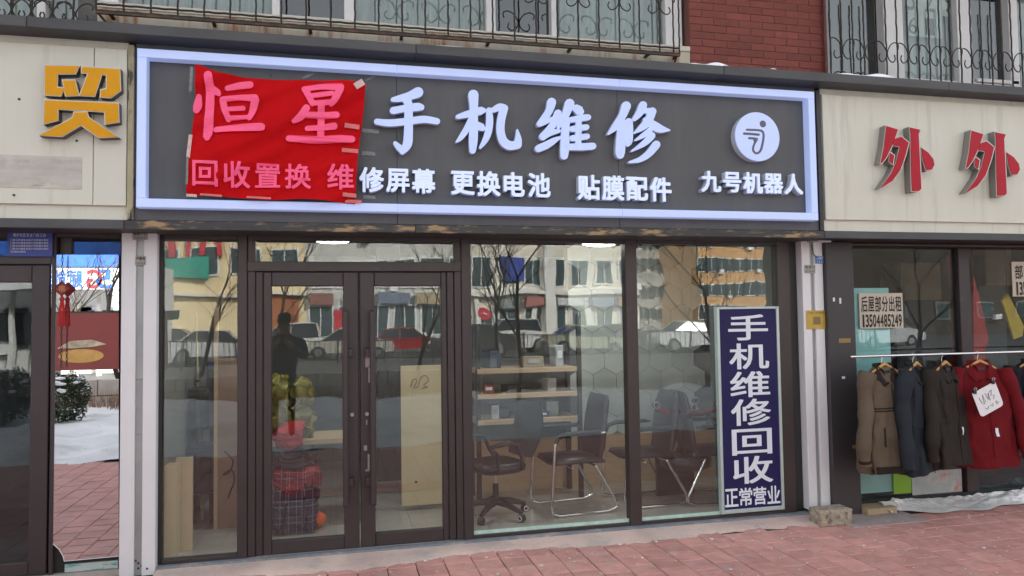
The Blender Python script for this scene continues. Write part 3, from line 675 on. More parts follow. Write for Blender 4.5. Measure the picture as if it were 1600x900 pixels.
t = thing('junction_box', 'small white junction box at top of the right white pillar', 'box', (xb_.x, YC, xb_.z))
B().px(1279, 370, 1299, 378, YC-.07, YC-.002, .003).build('cover', WHITEPL, t)
B().tube([(xb_.x-.06, YC-.01, xb_.z-.03), (xb_.x-.05, YC-.02, xb_.z-.12), (xb_.x-.01, YC-.02, xb_.z-.15)], .004, 5).build('wire', BLACKM, t)
p1 = W(1269, 375, YC-.03); B().box(p1.x-.03, p1.x+.03, YC-.05, YC-.002, p1.z-.02, p1.z+.02).build('bracket', GREYCH, t)

# ---------------------------------------------------------------- main shopfront
zt = zc0+.01
x_l, x_r = xsl[3]+.004, xsr[0]-.004
sf = thing('storefront', 'brown aluminium shop front with tall glass panes under the main sign', 'shop front', ((x_l+x_r)/2, 0, 0))
B().box(x_l-.05, x_r+.05, -.075, .12, -.02, .034).build('granite_sill', mat('grey_granite', (.20, .22, .25), .7, var=.25, scale=9, bump=.15, dirt=(.42, .37, .35), dscale=5, dmin=.55, dmax=.68), sf)
def fx(px, py=600, y=-.03): return xat(px, py, y)
def vpost(a, c, y0=-.03, y1=.06, z0=.034, z1=None, m=BROWN, name='frame_post', py=600):
    return B().bev(fx(a, py, y0), fx(c, py, y0), y0, y1, z0, zt if z1 is None else z1, .004).build(name, m, sf)
vpost(246, 253, -.02, .06, m=BLACKM); vpost(370.5, 386); vpost(386.6, 399, -.015); vpost(711.5, 722.5, -.015); vpost(723, 738); vpost(981, 999); vpost(1220, 1239, -.03)
B().box(fx(1239)+.002, x_r, -.01, .06, .034, zt).build('side_panel', BLACKM, sf)
xA, xB, xC, xD, xE, xF, xG, xH = fx(253), fx(370.5), fx(386), fx(723), fx(738), fx(981), fx(999), fx(1220)
def hrail(xa, xb, za, zb_, y0=-.025, y1=.055, name='frame_rail', m=BROWN): B().bev(xa+.001, xb-.001, y0, y1, za, zb_, .003).build(name, m, sf)
ztr0, ztr1 = zat(555, 424, -.03), zat(555, 409, -.03)
for xa, xb in ((xA, xB), (xE, xF), (xG, xH)):
    hrail(xa, xb, .034, .060); hrail(xa, xb, zt-.035, zt)
    B().box(xa+.002, xb-.002, .012, .022, .060, zt-.035).build('pane', GLASS, sf)
MINT = mat('mint_sealant', (.50, .68, .60), .6, var=.25, scale=8)
for xa, xb in ((xE, xF), (xG, xH)): B().box(xa+.003, xb-.003, -.002, .011, .060, .085).build('sealant_edge', MINT, sf)
hrail(xC, xD, ztr0, ztr1, -.035); hrail(xC, xD, zt-.035, zt)
B().box(xC+.002, xD-.002, .012, .022, ztr1, zt-.035).build('pane', GLASS, sf)
# jamb steps inside the door opening
vpost(399.5, 411, -.005, .05, 0.036, ztr0-.001, py=640); vpost(700, 711, -.005, .05, .036, ztr0-.001, py=640)
# door leaves
def door(label, a, c, ga, gc, hx, lockside):
    y0, y1 = -.028, .022
    xa, xb = fx(a, 650, y0), fx(c, 650, y0); gxa, gxb = fx(ga, 650, y0), fx(gc, 650, y0)
    zt_ = ztr0-.006; gz1 = zat((ga+gc)/2, 447, y0); gz0 = .135; zb_ = .040
    t = thing('glass_door', label, 'door', ((xa+xb)/2, 0, zb_))
    B().bev(xa, gxa, y0, y1, zb_, zt_, .006).build('stile', BROWN, t); B().bev(gxb, xb, y0, y1, zb_, zt_, .006).build('stile', BROWN, t)
    B().bev(gxa+.0005, gxb-.0005, y0+.001, y1, gz1, zt_-.001, .005).build('top_rail', BROWN, t); B().bev(gxa+.0005, gxb-.0005, y0+.001, y1, zb_+.001, gz0, .005).build('bottom_rail', BROWN, t)
    B().box(gxa, gxb, .0, .008, gz0, gz1).build('pane', GLASSD, t)
    xh = fx(hx, 650, -.09)
    h = B().bev(xh-.021, xh+.021, -.105, -.075, .36, zat(hx, 485, -.10), .008).build('push_bar', BROWN, t)
    for zz in (.50, 1.45): B().bev(xh-.02 if lockside < 0 else xh-.055, xh+.055 if lockside < 0 else xh+.02, -.074, y0-.001, zz, zz+.06, .004).build('bar_mount', BROWN, h)
    xk = (gxb+xb)/2+.005 if lockside < 0 else (xa+gxa)/2-.005
    B().cyl((xk, y0-.001, 1.02), (0, -1, 0), .014, .01, 14).build('lock', GREYCH, t)
    return t, xk
dl, xk1 = door('left leaf of the brown glass double door with long push bar', 411.5, 561, 424.5, 537, 540, -1)
dr, xk2 = door('right leaf of the brown glass double door with tape scraps by handle', 563, 699.5, 586, 691, 583, 1)
SCR = mat('tape_scrap', (.33, .27, .27), .5, var=.3, scale=20)
for px, py, w_, h_ in ((575, 565, 8, 18), (577, 585, 3, 26), (573, 660, 2, 8), (571, 700, 5, 8), (576, 722, 3, 24), (574, 735, 6, 3)):
    B().px(px-w_/2, py-h_/2, px+w_/2, py+h_/2, -.0315, -.0285).build('tape_scrap', SCR, dr)
B().box(fx(411), fx(700), -.02, .05, .0342, .0385).build('threshold', GREYCH, sf)

# ---- purple-blue lightbox leaning in the right pane
LBF = mat('aluminium_mint', (.50, .60, .58), .4, metal=.4, var=.1); PURP = mat('deep_blue_print', (.013, .010, .078), .5, var=.2, scale=2, spec=.3)
YLB = -.045
lb = thing('poster_lightbox', 'tall dark blue lightbox poster with white vertical characters in shop window', 'light box', (fx(1170), YLB, .06))
lz1, lz0 = zat(1165, 479, YLB), zat(1180, 800, YLB); la, lc = fx(1124, 640, YLB), fx(1222, 640, YLB)
fw = .026
B().bev(la, la+fw, YLB, YLB+.05, lz0, lz1, .004).build('frame_bar', LBF, lb); B().bev(lc-fw, lc, YLB, YLB+.05, lz0, lz1, .004).build('frame_bar', LBF, lb)
B().bev(la+fw, lc-fw, YLB+.001, YLB+.05, lz1-fw*.8, lz1, .004).build('frame_bar', LBF, lb); B().bev(la+fw, lc-fw, YLB+.001, YLB+.05, lz0, lz0+fw*1.3, .004).build('frame_bar', LBF, lb)
B().box(la+fw, lc-fw, YLB+.012, YLB+.045, lz0+fw*1.3, lz1-fw*.8).build('printed_face', PURP, lb)
INKL = mat('white_backlit_print', (.66, .70, .76), .5, var=.04, emit=(.7, .75, .9), estr=.03)
cxl = (la+lc)/2; zz = lz1-.075
for i, (c, t0, t1) in enumerate((('手', 492, 531), ('机', 537, 576), ('维', 581, 620), ('修', 624, 664), ('回', 671, 710), ('收', 714, 755))):
    za, zb_ = zat(1170, t0, YLB), zat(1175, t1, YLB); char(c, cxl+.005*i*.3, (za+zb_)/2, (lc-la)*.62, za-zb_, YLB+.009, 0, .016, INKL, lb, em=False)
za, zb_ = zat(1180, 762, YLB), zat(1180, 789, YLB)
for i, c in enumerate('正常营业'): char(c, la+fw+(lc-la-2*fw)*(.13+.245*i), (za+zb_)/2, (lc-la)*.20, za-zb_, YLB+.009, 0, .02, INKL, lb, em=False)

# ---------------------------------------------------------------- inside the main shop
FT = mat('grey_floor_tile', (.42, .40, .36), .18, var=.12, scale=3, rnd=.05)
fl = B().box(x_l, x_r, .122, 3.6, -.05, .02).build('shop_floor', mat('tile_grout', (.2, .19, .18), .8), kind='structure')
for i in range(9):
    for j in range(6):
        xa = x_l+.01+i*.602
        B().box(xa, min(xa+.598, x_r), .125+j*.602, .125+j*.602+.598, .02, .026).build('floor_tile', FT, fl)
WALLI = mat('grey_plaster', (.20, .20, .19), .85, var=.1, scale=2)
iw = B(); iw.box(x_l-.06, x_l, .121, 3.6, 0, 2.55).build('side_wall', WALLI, kind='structure')
B().box(x_r, x_r+.06, .121, 3.6, 0, 2.55).build('side_wall', WALLI, kind='structure')
B().box(x_l-.06, x_r+.06, 3.6, 3.7, 0, 2.55).build('back_wall', WALLI, kind='structure')
B().box(x_l-.06, x_r+.06, .10, 3.6, 2.52, 2.6).build('ceiling', mat('ceiling_paint', (.14, .14, .14), .9), kind='structure')
# low partition faced with hexagonal tiles
YPT = 1.55
pt = thing('tiled_partition', 'pale hexagon-tiled partition wall behind the visitor chairs', 'wall', (2.4, YPT, .02))
pxa = xat(890, 600, YPT)
B().box(pxa, x_r-.002, YPT+.012, YPT+.10, .026, 2.515).build('wall_slab', mat('hex_grout', (.10, .10, .10), .8), pt)
hexr = .145; HX = mat('pale_hex_tile', (.44, .46, .43), .3, var=.08, scale=3, rnd=.12); DHX = mat('dark_hex_tile', (.03, .03, .032), .25)
hb = B().poly([(math.cos(math.pi/6+k*math.pi/3)*(hexr-.0025), math.sin(math.pi/6+k*math.pi/3)*(hexr-.0025)) for k in range(6)], 0, .0115)
hme = {}
for nm, mm in (('p', HX), ('d', DHX)):
    me = bpy.data.meshes.new('hex_tile'); me.from_pydata(hb.v, [], hb.f); me.materials.append(mm); hme[nm] = me
dx = hexr*math.sqrt(3); j = 0; z = .62
while z < 2.4:
    x = pxa+.13+(dx/2 if j % 2 else 0)
    while x < x_r-.14:
        o = bpy.data.objects.new('hex_tile', hme['d' if random.random() < 0 else 'p']); COL.objects.link(o); o.parent = pt
        o.location = Vector((x, YPT, z))-WL[pt]; x += dx
    z += hexr*1.5; j += 1
B().box(pxa-1.2, x_r-.003, YPT-.06, YPT+.011, .026, .52).build('wood_base_panel', WOOD, pt)
# dark pillar and white door post further back
dp = B().box(xat(590, 600, 2.3), xat(626, 600, 2.3), 2.3, 2.6, .026, 2.51).build('dark_column', mat('dark_column_paint', (.05, .055, .06), .5), None, 'dark square column inside the shop behind the right door leaf', 'column')
# ceiling lamps
LAMP = mat('lamp_diffuser', (.85, .9, .9), .5, var=0, emit=(.93, 1, .96), estr=14)
def ceil_lamp(label, px, py, y):
    p = W(px, py, y); x = p.x; z0 = p.z
    t = thing('ceiling_lamp', label, 'lamp', (x, y, z0), 'round ceiling lamps in the shop')
    B().loft([[(x+math.cos(a*math.pi/12)*r_, y+math.sin(a*math.pi/12)*r_, z0+z_) for a in range(24)] for r_, z_ in ((.05, 0), (.12, .005), (.165, .02), (.18, .05))]).build('diffuser', LAMP, t)
    B().cyl((x, y, z0+.051), (0, 0, 1), .185, .05, 24).build('housing', WHITEPL, t); B().cyl((x, y, z0+.101), (0, 0, 1), .03, 2.519-z0-.10, 12).build('stem', WHITEPL, t)
ceil_lamp('round lit ceiling lamp above the glass double door', 520, 379, .62)
ceil_lamp('round lit ceiling lamp above the visitor chairs', 938, 384, .62)
# shelf rack with wooden shelves
YR = 1.05
sr = thing('shelf_rack', 'dark metal rack with three pale wooden shelves behind the swivel chair', 'rack', (xat(825, 700, YR), YR, .026))
xra, xrb = xat(747, 600, YR), xat(905, 600, YR)
for x in (xra, xrb):
    for y in (YR, YR+.36): B().box(x-.02, x+.02, y-.02, y+.02, .026, 1.75).build('upright', BLKPL, sr)
for py in (579, 618, 658):
    z_ = zat(825, py, YR-.02); B().bev(xra-.01, xrb-.03, YR-.03, YR+.38, z_-.02, z_+.025, .003).build('shelf', WOOD, sr)
# things on the shelves
for k, (px, py, w_, h_, col) in enumerate(((790, 655, .10, .09, (.05, .05, .055)), (862, 655, .12, .14, (.30, .33, .34)), (800, 616, .14, .07, (.03, .03, .03)), (768, 577, .12, .16, (.08, .10, .14)))):
    p = W(px, py, YR+.12); zz = {655: 658, 616: 618, 577: 579}[py]; z_ = zat(825, zz, YR-.02)+.027
    b = B().bev(p.x-w_/2, p.x+w_/2, YR+.06, YR+.24, z_, z_+h_, .008); b.rot(.2*(k-1.5), (p.x, YR+.15, z_))
    o = b.build('carton', mat('carton_%d' % k, col, .6), None, ['small black box on the lowest wooden shelf', 'grey carton on the right of the lowest wooden shelf', 'flat black box on the middle wooden shelf', 'dark blue-grey carton on the top wooden shelf'][k], 'box')
for k, (f, sh, w_, h_, col, lab) in enumerate(((.18, 658, .07, .13, (.5, .5, .5), 'narrow white phone box at the left of the lowest wooden shelf'), (.62, 658, .16, .05, (.10, .12, .2), 'flat navy phone box at the middle of the lowest wooden shelf'), (.72, 618, .09, .12, (.45, .42, .38), 'upright cream box at the right of the middle wooden shelf'), (.12, 618, .10, .08, (.25, .05, .05), 'small dark red box at the left of the middle wooden shelf'), (.55, 579, .20, .10, (.30, .24, .17), 'low brown carton at the middle of the top wooden shelf'), (.80, 579, .08, .20, (.42, .44, .46), 'tall pale grey box at the right of the top wooden shelf'))):
    x = xra+(xrb-xra)*f; z_ = zat(825, sh, YR-.02)+.027; b = B().bev(x-w_/2, x+w_/2, YR+.02, YR+.16, z_, z_+h_, .004); b.rot(.15*(k % 3-1), (x, YR+.1, z_))
    o = thing('phone_box', lab, 'box', (x, YR+.1, z_)); b.build('carton', mat('phone_box_%d' % k, col, .5), o); B().box(x-w_*.3, x+w_*.3, YR+.013, YR+.017, z_+h_*.4, z_+h_*.75).rot(.15*(k % 3-1), (x, YR+.1, z_)).build('label', INKW if k % 2 else GREYCH, o)
# swivel chair
def swivel(label, x, y, rz):
    t = thing('swivel_chair', label, 'chair', (0, 0, 0)); zf_ = 0
    base = B()
    for k in range(5):
        a = k*2*math.pi/5+.3; base.tube([(0, 0, .13), (math.cos(a)*.15, math.sin(a)*.15, .115), (math.cos(a)*.29, math.sin(a)*.29, .075)], [.035, .028, .018], 8)
    base.build('star_base', BLKPL, t)
    for k in range(5):
        a = k*2*math.pi/5+.3; c = Vector((math.cos(a)*.29, math.sin(a)*.29, .031)); ax = Vector((-math.sin(a), math.cos(a), 0))
        wc = B().cyl(c-ax*.022, ax, .031, .044, 14).build('caster', BLKPL, t)
        B().tube([c-ax*.024+Vector((math.cos(q*math.pi/8)*math.cos(a)*.02, math.cos(q*math.pi/8)*math.sin(a)*.02, math.sin(q*math.pi/8)*.02)) for q in range(16)], .004, 5, closed=True).build('caster_ring', INKW, wc)
    B().cyl((0, 0, .12), (0, 0, 1), .026, .16, 12).build('gas_sleeve', BLKPL, t); B().cyl((0, 0, .28), (0, 0, 1), .013, .12, 12).build('gas_rod', CHROME, t)
    def ring(z_, a_, b_, cy=0, n=20): return [(math.copysign(abs(math.cos(q*2*math.pi/n))**.6, math.cos(q*2*math.pi/n))*a_, cy+math.copysign(abs(math.sin(q*2*math.pi/n))**.6, math.sin(q*2*math.pi/n))*b_, z_) for q in range(n)]
    B().loft([ring(.39, .20, .19), ring(.41, .235, .225), ring(.45, .24, .23), ring(.475, .21, .20)]).build('seat', BLKLEA, t)
    B().tube([(0, .18, .40), (0, .27, .41), (0, .29, .47), (0, .245, .60)], .016, 8).build('back_stem', CHROME, t)
    def bk(u, v):
        zz = .50+.46*v; wd = .20*(.72+.4*math.sin(math.pi*(.15+.75*v))); xx = (u*2-1)*wd; return (xx, .25+.05*math.sin(v*3)-.07*(1-(xx/.22)**2)*.5+.10*v*v, zz)
    bb = B().grid(bk, 10, 12); k0 = len(bb.v)
    bb.add([(v.x, v.y+.022, v.z) for v in bb.v[:k0]], [f[::-1] for f in bb.f[:]], True)
    bb.build('backrest', mat('black_mesh_fabric', (.03, .033, .036), .6, bump=.3, bscale=200), t)
    for s_ in (-1, 1):
        B().tube([(s_*.22, .14, .42), (s_*.275, .10, .52), (s_*.285, .05, .64), (s_*.285, -.06, .66), (s_*.285, -.20, .645), (s_*.275, -.14, .58), (s_*.23, -.10, .43)], [.016, .016, .018, .022, .020, .016, .016], 8).build('armrest', BLKPL, t)
    t.location = (x, y, .026); t.rotation_euler.z = rz; return t
pS = G(775, 806, .03); swivel('black mesh-back swivel chair on casters behind the middle pane', pS.x, pS.y, R(-72))
# cantilever visitor chairs: local frame, facing -x
def visitor(label, x, y, rz):
    t = thing('visitor_chair', label, 'chair', (0, 0, 0), 'black cantilever chairs in a row'); hw = .25
    pts = []
    for s_ in (-1, 1):
        path = [(.20, s_*hw, .69), (-.17, s_*hw, .69), (-.245, s_*hw, .665), (-.27, s_*hw, .60), (-.31, s_*hw, .10), (-.30, s_*hw, .035), (-.24, s_*hw, .013), (.22, s_*hw, .013), (.30, s_*hw, .04), (.29, s_*hw, .10), (.12, s_*hw*.92, .40)]
        sm = [p[:3] for p in [(a[0], a[1], a[2]) for a in path]]
        fin = []
        for i in range(len(sm)-1):
            a, c = Vector(sm[i]), Vector(sm[i+1]); fin += [a.lerp(c, q/3) for q in range(3)]
        fin.append(Vector(sm[-1])); B().tube(fin, .0135, 8).build('chrome_leg', CHROME, t)
        B().tube([(.16, s_*hw, .695), (-.16, s_*hw, .695), (-.235, s_*hw, .672), (-.262, s_*hw, .62)], [.02, .021, .021, .018], 8).build('armrest', BLKPL, t)
    for xx, z_ in ((-.10, .40), (.12, .40)): B().tube([(xx, -hw*.92, z_), (xx, hw*.92, z_)], .0105, 8).build('crossbar', CHROME, t)
    n = 16
    def sec(x_, z0, z1): return [(x_, -.215, z0+.02), (x_, -.22, (z0+z1)/2), (x_, -.20, z1), (x_, 0, z1+.012), (x_, .20, z1), (x_, .22, (z0+z1)/2), (x_, .215, z0+.02), (x_, 0, z0)]
    B().loft([sec(-.26, .42, .445), sec(-.245, .405, .47), (sec(0, .41, .475)), sec(.19, .40, .465), sec(.22, .405, .44)]).build('seat', BLKLEA, t)
    def bs(z_, xx, w_, th): return [(xx-th, -w_*.8, z_), (xx-th*.4, -w_, z_), (xx+th, -w_*.9, z_), (xx+th, w_*.9, z_), (xx-th*.4, w_, z_), (xx-th, w_*.8, z_)]
    B().loft([bs(.46, .185, .20, .02), bs(.55, .205, .21, .028), bs(.78, .235, .215, .022), bs(.95, .265, .20, .02), bs(1.0, .275, .17, .012)]).build('backrest', mat('black_vinyl', (.035, .034, .036), .4, var=.2), t)
    t.location = (x, y, .026); t.rotation_euler.z = rz; return t
pV = G(905, 800, .03)
v1 = visitor('black cantilever visitor chair with chrome sled legs nearest the swivel chair', pV.x, pV.y+.16, R(6))
pV2 = G(1010, 790, .03)
copy_tree(v1, None, 'black cantilever chair behind the thin brown mullion beside another chair', (pV2.x+.06, pV.y+.22, .026), R(3))
copy_tree(v1, None, 'black cantilever chair turned away beside the blue lightbox', (pV2.x+.66, pV.y+.14, .026), R(176))
# upturned red-black swivel base on the chairs
t = thing('upturned_chair', 'upside-down swivel chair with dark red star base and white-ringed casters', 'chair', (0, 0, 0))
RB = mat('dark_red_plastic', (.16, .012, .016), .45)
for k in range(5):
    a = k*2*math.pi/5+.75; B().tube([(0, 0, .60), (math.cos(a)*.16, math.sin(a)*.16, .605), (math.cos(a)*.30, math.sin(a)*.30, .65)], [.035, .03, .02], 8).build('base_arm', RB, t)
    c = Vector((math.cos(a)*.30, math.sin(a)*.30, .69)); B().tube([c+Vector((math.cos(q*math.pi/8)*.028, -.02, math.sin(q*math.pi/8)*.028)) for q in range(16)], .005, 6, closed=True).build('caster_ring', GREYCH, t)
    B().cyl(c-Vector((0, .018, 0)), (0, 1, 0), .032, .036, 12).build('caster', BLKPL, t)
B().cyl((0, 0, .22), (0, 0, 1), .028, .42, 12).build('gas_column', BLKPL, t)
B().loft([[(math.cos(q*math.pi/8)*r_, math.sin(q*math.pi/8)*r_, z_) for q in range(16)] for r_, z_ in ((.19, .10), (.235, .13), (.235, .20), (.20, .22))]).build('seat', BLKLEA, t)
b = B().box(-.19, .19, .21, .25, -.30, .16); b.build('backrest', BLKLEA, t)
pU = W(1072, 636, .62); t.location = (pU.x, .66, pU.z-.66)
# board with scribble leaning on the dark column
YBD = 1.0
bd = thing('wooden_board', 'pale wooden board with a scribbled mark standing behind the right door leaf', 'board', W(660, 789, YBD))
b = B().px(627, 571, 692, 789, YBD, YBD+.025, .002); b.build('panel', mat('pale_plywood', (.60, .49, .31), .5, var=.06, scale=2, stretch=(4, 1, .6)), bd)
b = B(); st = [(870,850,5),(885,810,5),(905,815,5),(890,850,5),(910,845,5),(925,800,5),(950,790,5),(965,815,5),(940,840,5),(960,850,5),(930,856,5)]
pts = [W(380+x/3.333, 350+y/3.333, YBD-.002) for x, y, _ in smooth_stroke(st, 5)]; b.tube(pts, .0022, 5); b.build('scribble', INK, bd)
p = W(650, 753, YBD); B().cyl((p.x, YBD-.001, p.z), (0, -1, 0), .010, .002, 12).build('knot_hole', INK, bd)
# tall carton at the left, poles, brown panel
t = thing('tall_carton', 'tall narrow beige carton standing behind the left pane', 'box', G(268, 866, .03))
b0 = G(254, 868, .03); CARD = mat('beige_card', (.56, .46, .31), .7, var=.06, scale=2)
b = B().box(b0.x, b0.x+.105, .16, .30, .027, zat(265, 728, .16)); b.build('front', CARD, t)
b = B().box(b0.x+.07, b0.x+.185, .305, .34, .027, zat(275, 716, .3)); b.build('rear_flap', CARD, t)
for k, (pa, pb, lab) in enumerate((((291, 520), (300, 815), 'thin pale wooden pole leaning behind left pane, the left of two'), ((305, 470), (316, 812), 'thin pale wooden pole leaning behind left pane, the right of two'))):
    q0 = G(*pb, .03); q1 = W(pa[0], pa[1], q0.y+.22); d = (q1-q0).normalized()
    o = thing('wooden_pole', lab, 'pole', q0); B().tube([q0, q1], .0115, 8).build('shaft', mat('pale_bamboo', (.58, .47, .28), .5, var=.15), o)
    for f in (.2, .45, .62): B().cyl(q0.lerp(q1, f), d, .0135, .012, 8).build('node_band', BLKPL, o)
t = thing('brown_panel', 'upright reddish brown board with hanging cables behind the left pane', 'board', G(352, 826, .03))
q0 = G(340, 826, .03); B().box(q0.x, q0.x+.42, q0.y, q0.y+.03, .027, zat(350, 560, q0.y)).build('panel', mat('brown_board', (.27, .17, .12), .6, var=.2, scale=3), t)
B().box(q0.x-.03, q0.x-.001, q0.y-.01, q0.y+.04, .027, zat(350, 480, q0.y)).build('edge_strip', WOOD, t)
pts = [W(x, y, q0.y-.012) for x, y in ((350, 705), (358, 712), (364, 722), (358, 738), (348, 742), (362, 735), (366, 750), (360, 768), (357, 780))]
B().tube([Vector(p[:3]) for p in smooth_stroke([tuple(p) for p in pts], 4)], .006, 6).build('cable', BLKPL, t)
# dark clutter behind the poles
CL = mat('dark_clutter', (.045, .05, .06), .6, var=.5, scale=6)
for k, (px, py, w_, h_, yy, lab) in enumerate(((300, 640, .26, .34, 1.0, 'upper dark bundle of goods behind the wooden poles'), (320, 735, .34, .40, .95, 'lower dark crate of goods behind the wooden poles'), (345, 590, .24, .26, 1.2, 'dark blue plastic tub behind the brown board'))):
    p = W(px, py, yy); b = B().bev(p.x-w_/2, p.x+w_/2, yy, yy+.25, p.z-h_/2, p.z+h_/2, .02)
    o = thing('goods_crate', lab, 'crate', (p.x, yy, p.z-h_/2)); b.build('body', mat('blue_tub', (.03, .05, .14), .5) if k == 2 else CL, o)
    for q in range(3): B().bev(p.x-w_/2+.02+q*w_/3, p.x-w_/2+w_/3-.01+q*w_/3, yy-.012, yy-.001, p.z-h_/2+.04, p.z+h_/2-.05, .004).build('slat', BLKPL, o)
    if k == 0: B().box(p.x-.02, p.x+.02, yy+.05, yy+.1, .027, p.z-h_/2-.001).build('stand', BLKPL, o)
    if k == 2: B().box(p.x-.1, p.x+.1, yy+.05, yy+.2, .027, p.z-h_/2-.001).build('stand', BLKPL, o)
# plaid carrier bags
def plaid(name, c1, c2, line):
    M = bpy.data.materials.new(name); M.use_nodes = True; n = M.node_tree.nodes; l = M.node_tree.links; bs = n['Principled BSDF']; bs.inputs['Roughness'].default_value = .6
    tc = n.new('ShaderNodeTexCoord'); sx = n.new('ShaderNodeSeparateXYZ'); l.new(tc.outputs['Object'], sx.inputs[0]); prev = None
    rgb = n.new('ShaderNodeRGB'); rgb.outputs[0].default_value = (*c1, 1); prev = rgb.outputs[0]
    for ax, per, wd, col, ph in ((0, .125, .32, c2, 0), (2, .125, .30, c2, .3), (0, .125, .05, line, .4), (0, .125, .04, line, .55), (2, .125, .05, line, .1), (2, .125, .04, line, .75), (0, .125, .04, line, .9)):
        ma = n.new('ShaderNodeMath'); ma.operation = 'MULTIPLY_ADD'; ma.inputs[1].default_value = 1/per; ma.inputs[2].default_value = ph+8; l.new(sx.outputs[ax], ma.inputs[0])
        fr = n.new('ShaderNodeMath'); fr.operation = 'FRACT'; l.new(ma.outputs[0], fr.inputs[0]); lt = n.new('ShaderNodeMath'); lt.operation = 'LESS_THAN'; lt.inputs[1].default_value = wd; l.new(fr.outputs[0], lt.inputs[0])
        ms_ = n.new('ShaderNodeMath'); ms_.operation = 'MULTIPLY'; ms_.inputs[1].default_value = .8 if wd < .1 else .45; l.new(lt.outputs[0], ms_.inputs[0])
        mx = n.new('ShaderNodeMix'); mx.data_type = 'RGBA'; mx.inputs['B'].default_value = (*col, 1); l.new(ms_.outputs[0], mx.inputs['Factor']); l.new(prev, mx.inputs['A']); prev = mx.outputs['Result']
    l.new(prev, bs.inputs['Base Color']); return M
def crumple(b, amp, fr, seed):
    b.v = [v+Vector((mnoise.noise(v*fr+Vector((seed, 0, 0))), mnoise.noise(v*fr+Vector((0, seed, 5))), .7*mnoise.noise(v*fr+Vector((3, 0, seed)))))*amp+Vector((mnoise.noise(v*fr*2.7), mnoise.noise(v*fr*2.7+Vector((9, 0, 0))), 0))*amp*.5 for v in b.v]; return b
def bag(label, x0, x1, y0, y1, z0, z1, m, sag=.03):
    b = B(); rings = []; n = 40
    for k in range(24):
        v = k/23; z_ = z0+(z1-z0)*v; q = 1-.10*abs(2*v-1)**6-.05*v; cx, cy = (x0+x1)/2, (y0+y1)/2; a_, b_ = (x1-x0)/2*q, (y1-y0)/2*q
        rings.append([(cx+math.copysign(abs(math.cos(t*2*math.pi/n))**.45, math.cos(t*2*math.pi/n))*a_*(1+sag*math.sin(t*.9+k*1.7)), cy+math.copysign(abs(math.sin(t*2*math.pi/n))**.45, math.sin(t*2*math.pi/n))*b_*(1+sag*math.cos(t*1.3+k)), z_+sag*.25*math.sin(t*.8)) for t in range(n)])
    rings.append([tuple(Vector(rings[-1][0]).lerp(Vector(p_), 0)+Vector(((x0+x1)/2-rings[-1][0][0], (y0+y1)/2-rings[-1][0][1], .03))+(Vector(p_)-Vector(((x0+x1)/2, (y0+y1)/2, p_[2])))*.35) for p_ in rings[-1]]); b.loft(rings); crumple(b, sag*.9, 16 if 'yellow' in label else 7, x0*3); t = thing('carrier_bag', label, 'bag', ((x0+x1)/2, (y0+y1)/2, z0)); b.build('sack', m, t)
    xm = (x0+x1)/2; yq = y0+.02
    for s_ in (-1, 1) if 'plaid' in m.name else (): B().tube([(xm+s_*(x1-x0)*.22, y0+.03, z1-.04), (xm+s_*(x1-x0)*.2, y0-.005, z1-.15), (xm+s_*(x1-x0)*.2, y0-.012, z0+.05)], .010, 6).build('strap', BLKPL, t)
    return t
PB_ = plaid('blue_plaid', (.030, .030, .065), (.015, .015, .028), (.20, .22, .27)); PR_ = plaid('red_plaid', (.30, .015, .03), (.12, .01, .02), (.36, .20, .21))
q0 = G(424, 838, .03); q1 = G(500, 832, .03)
bag('large dark blue plaid carrier bag on the floor behind left door leaf', q0.x, q1.x-.02, q0.y, q0.y+.32, .028, .37, PB_, .04)
bag('red plaid carrier bag lying on top of the blue plaid bag', q0.x+.0, q1.x-.0, q0.y+.01, q0.y+.34, .375, .53, PR_, .05)
bag('charcoal cloth bundle lying between red plaid bag and red cloth bag', q0.x+.0, q1.x-.05, q0.y+.02, q0.y+.32, .545, .69, mat('charcoal_cloth', (.05, .05, .06), .8), .06)
REDF = mat('red_fabric_bag', (.42, .02, .02), .6, var=.2)
bag('folded bright red cloth bag at the top of the plaid bag pile', q0.x+.03, q1.x-.12, q0.y+.06, q0.y+.30, .705, .86, REDF, .06)
YP_ = mat('yellow_plastic_bag', (.20, .17, .03), .4, var=.35, scale=5)
yb0 = W(452, 640, .75)
bag('left of two translucent yellow plastic sacks standing behind the left door leaf', yb0.x-.16, yb0.x-.01, .75, .98, .75, 1.24, YP_, .055)
bag('right of two translucent yellow plastic sacks behind the left door leaf', yb0.x+.02, yb0.x+.18, .78, 1.0, .75, 1.20, YP_, .06)
bx_ = thing('stock_table', 'dark low table carrying the yellow sacks inside the shop', 'table', (yb0.x, .9, .026))
B().box(yb0.x-.25, yb0.x+.55, .7, 1.2, .70, .74).build('table_top', WOOD, bx_)
for sx_ in (-.22, .52):
    for sy_ in (.73, 1.17): B().box(yb0.x+sx_-.02, yb0.x+sx_+.02, sy_-.02, sy_+.02, .026, .699).build('leg', BLKPL, bx_)
OR = mat('orange_plastic', (.75, .10, .015), .5, var=.2)
q = G(493, 824, .03); b = B()
def blob(c, a, b_, h, seed, n=18, m_=9):
    rnd = random.Random(seed); ph = [rnd.uniform(0, 6) for _ in range(6)]; rings = []
    for k in range(m_+1):
        v = k/m_; r_ = math.sin(math.pi*(.06+.92*v))**.6; rings.append([(c[0]+math.cos(t*2*math.pi/n)*a*r_*(1+.12*math.sin(3*t*.35+ph[0]+k)), c[1]+math.sin(t*2*math.pi/n)*b_*r_*(1+.12*math.sin(2*t*.35+ph[1]+k*.7)), c[2]+h*v*(1+.08*math.sin(t*.7+ph[2]))) for t in range(n)])
    return rings
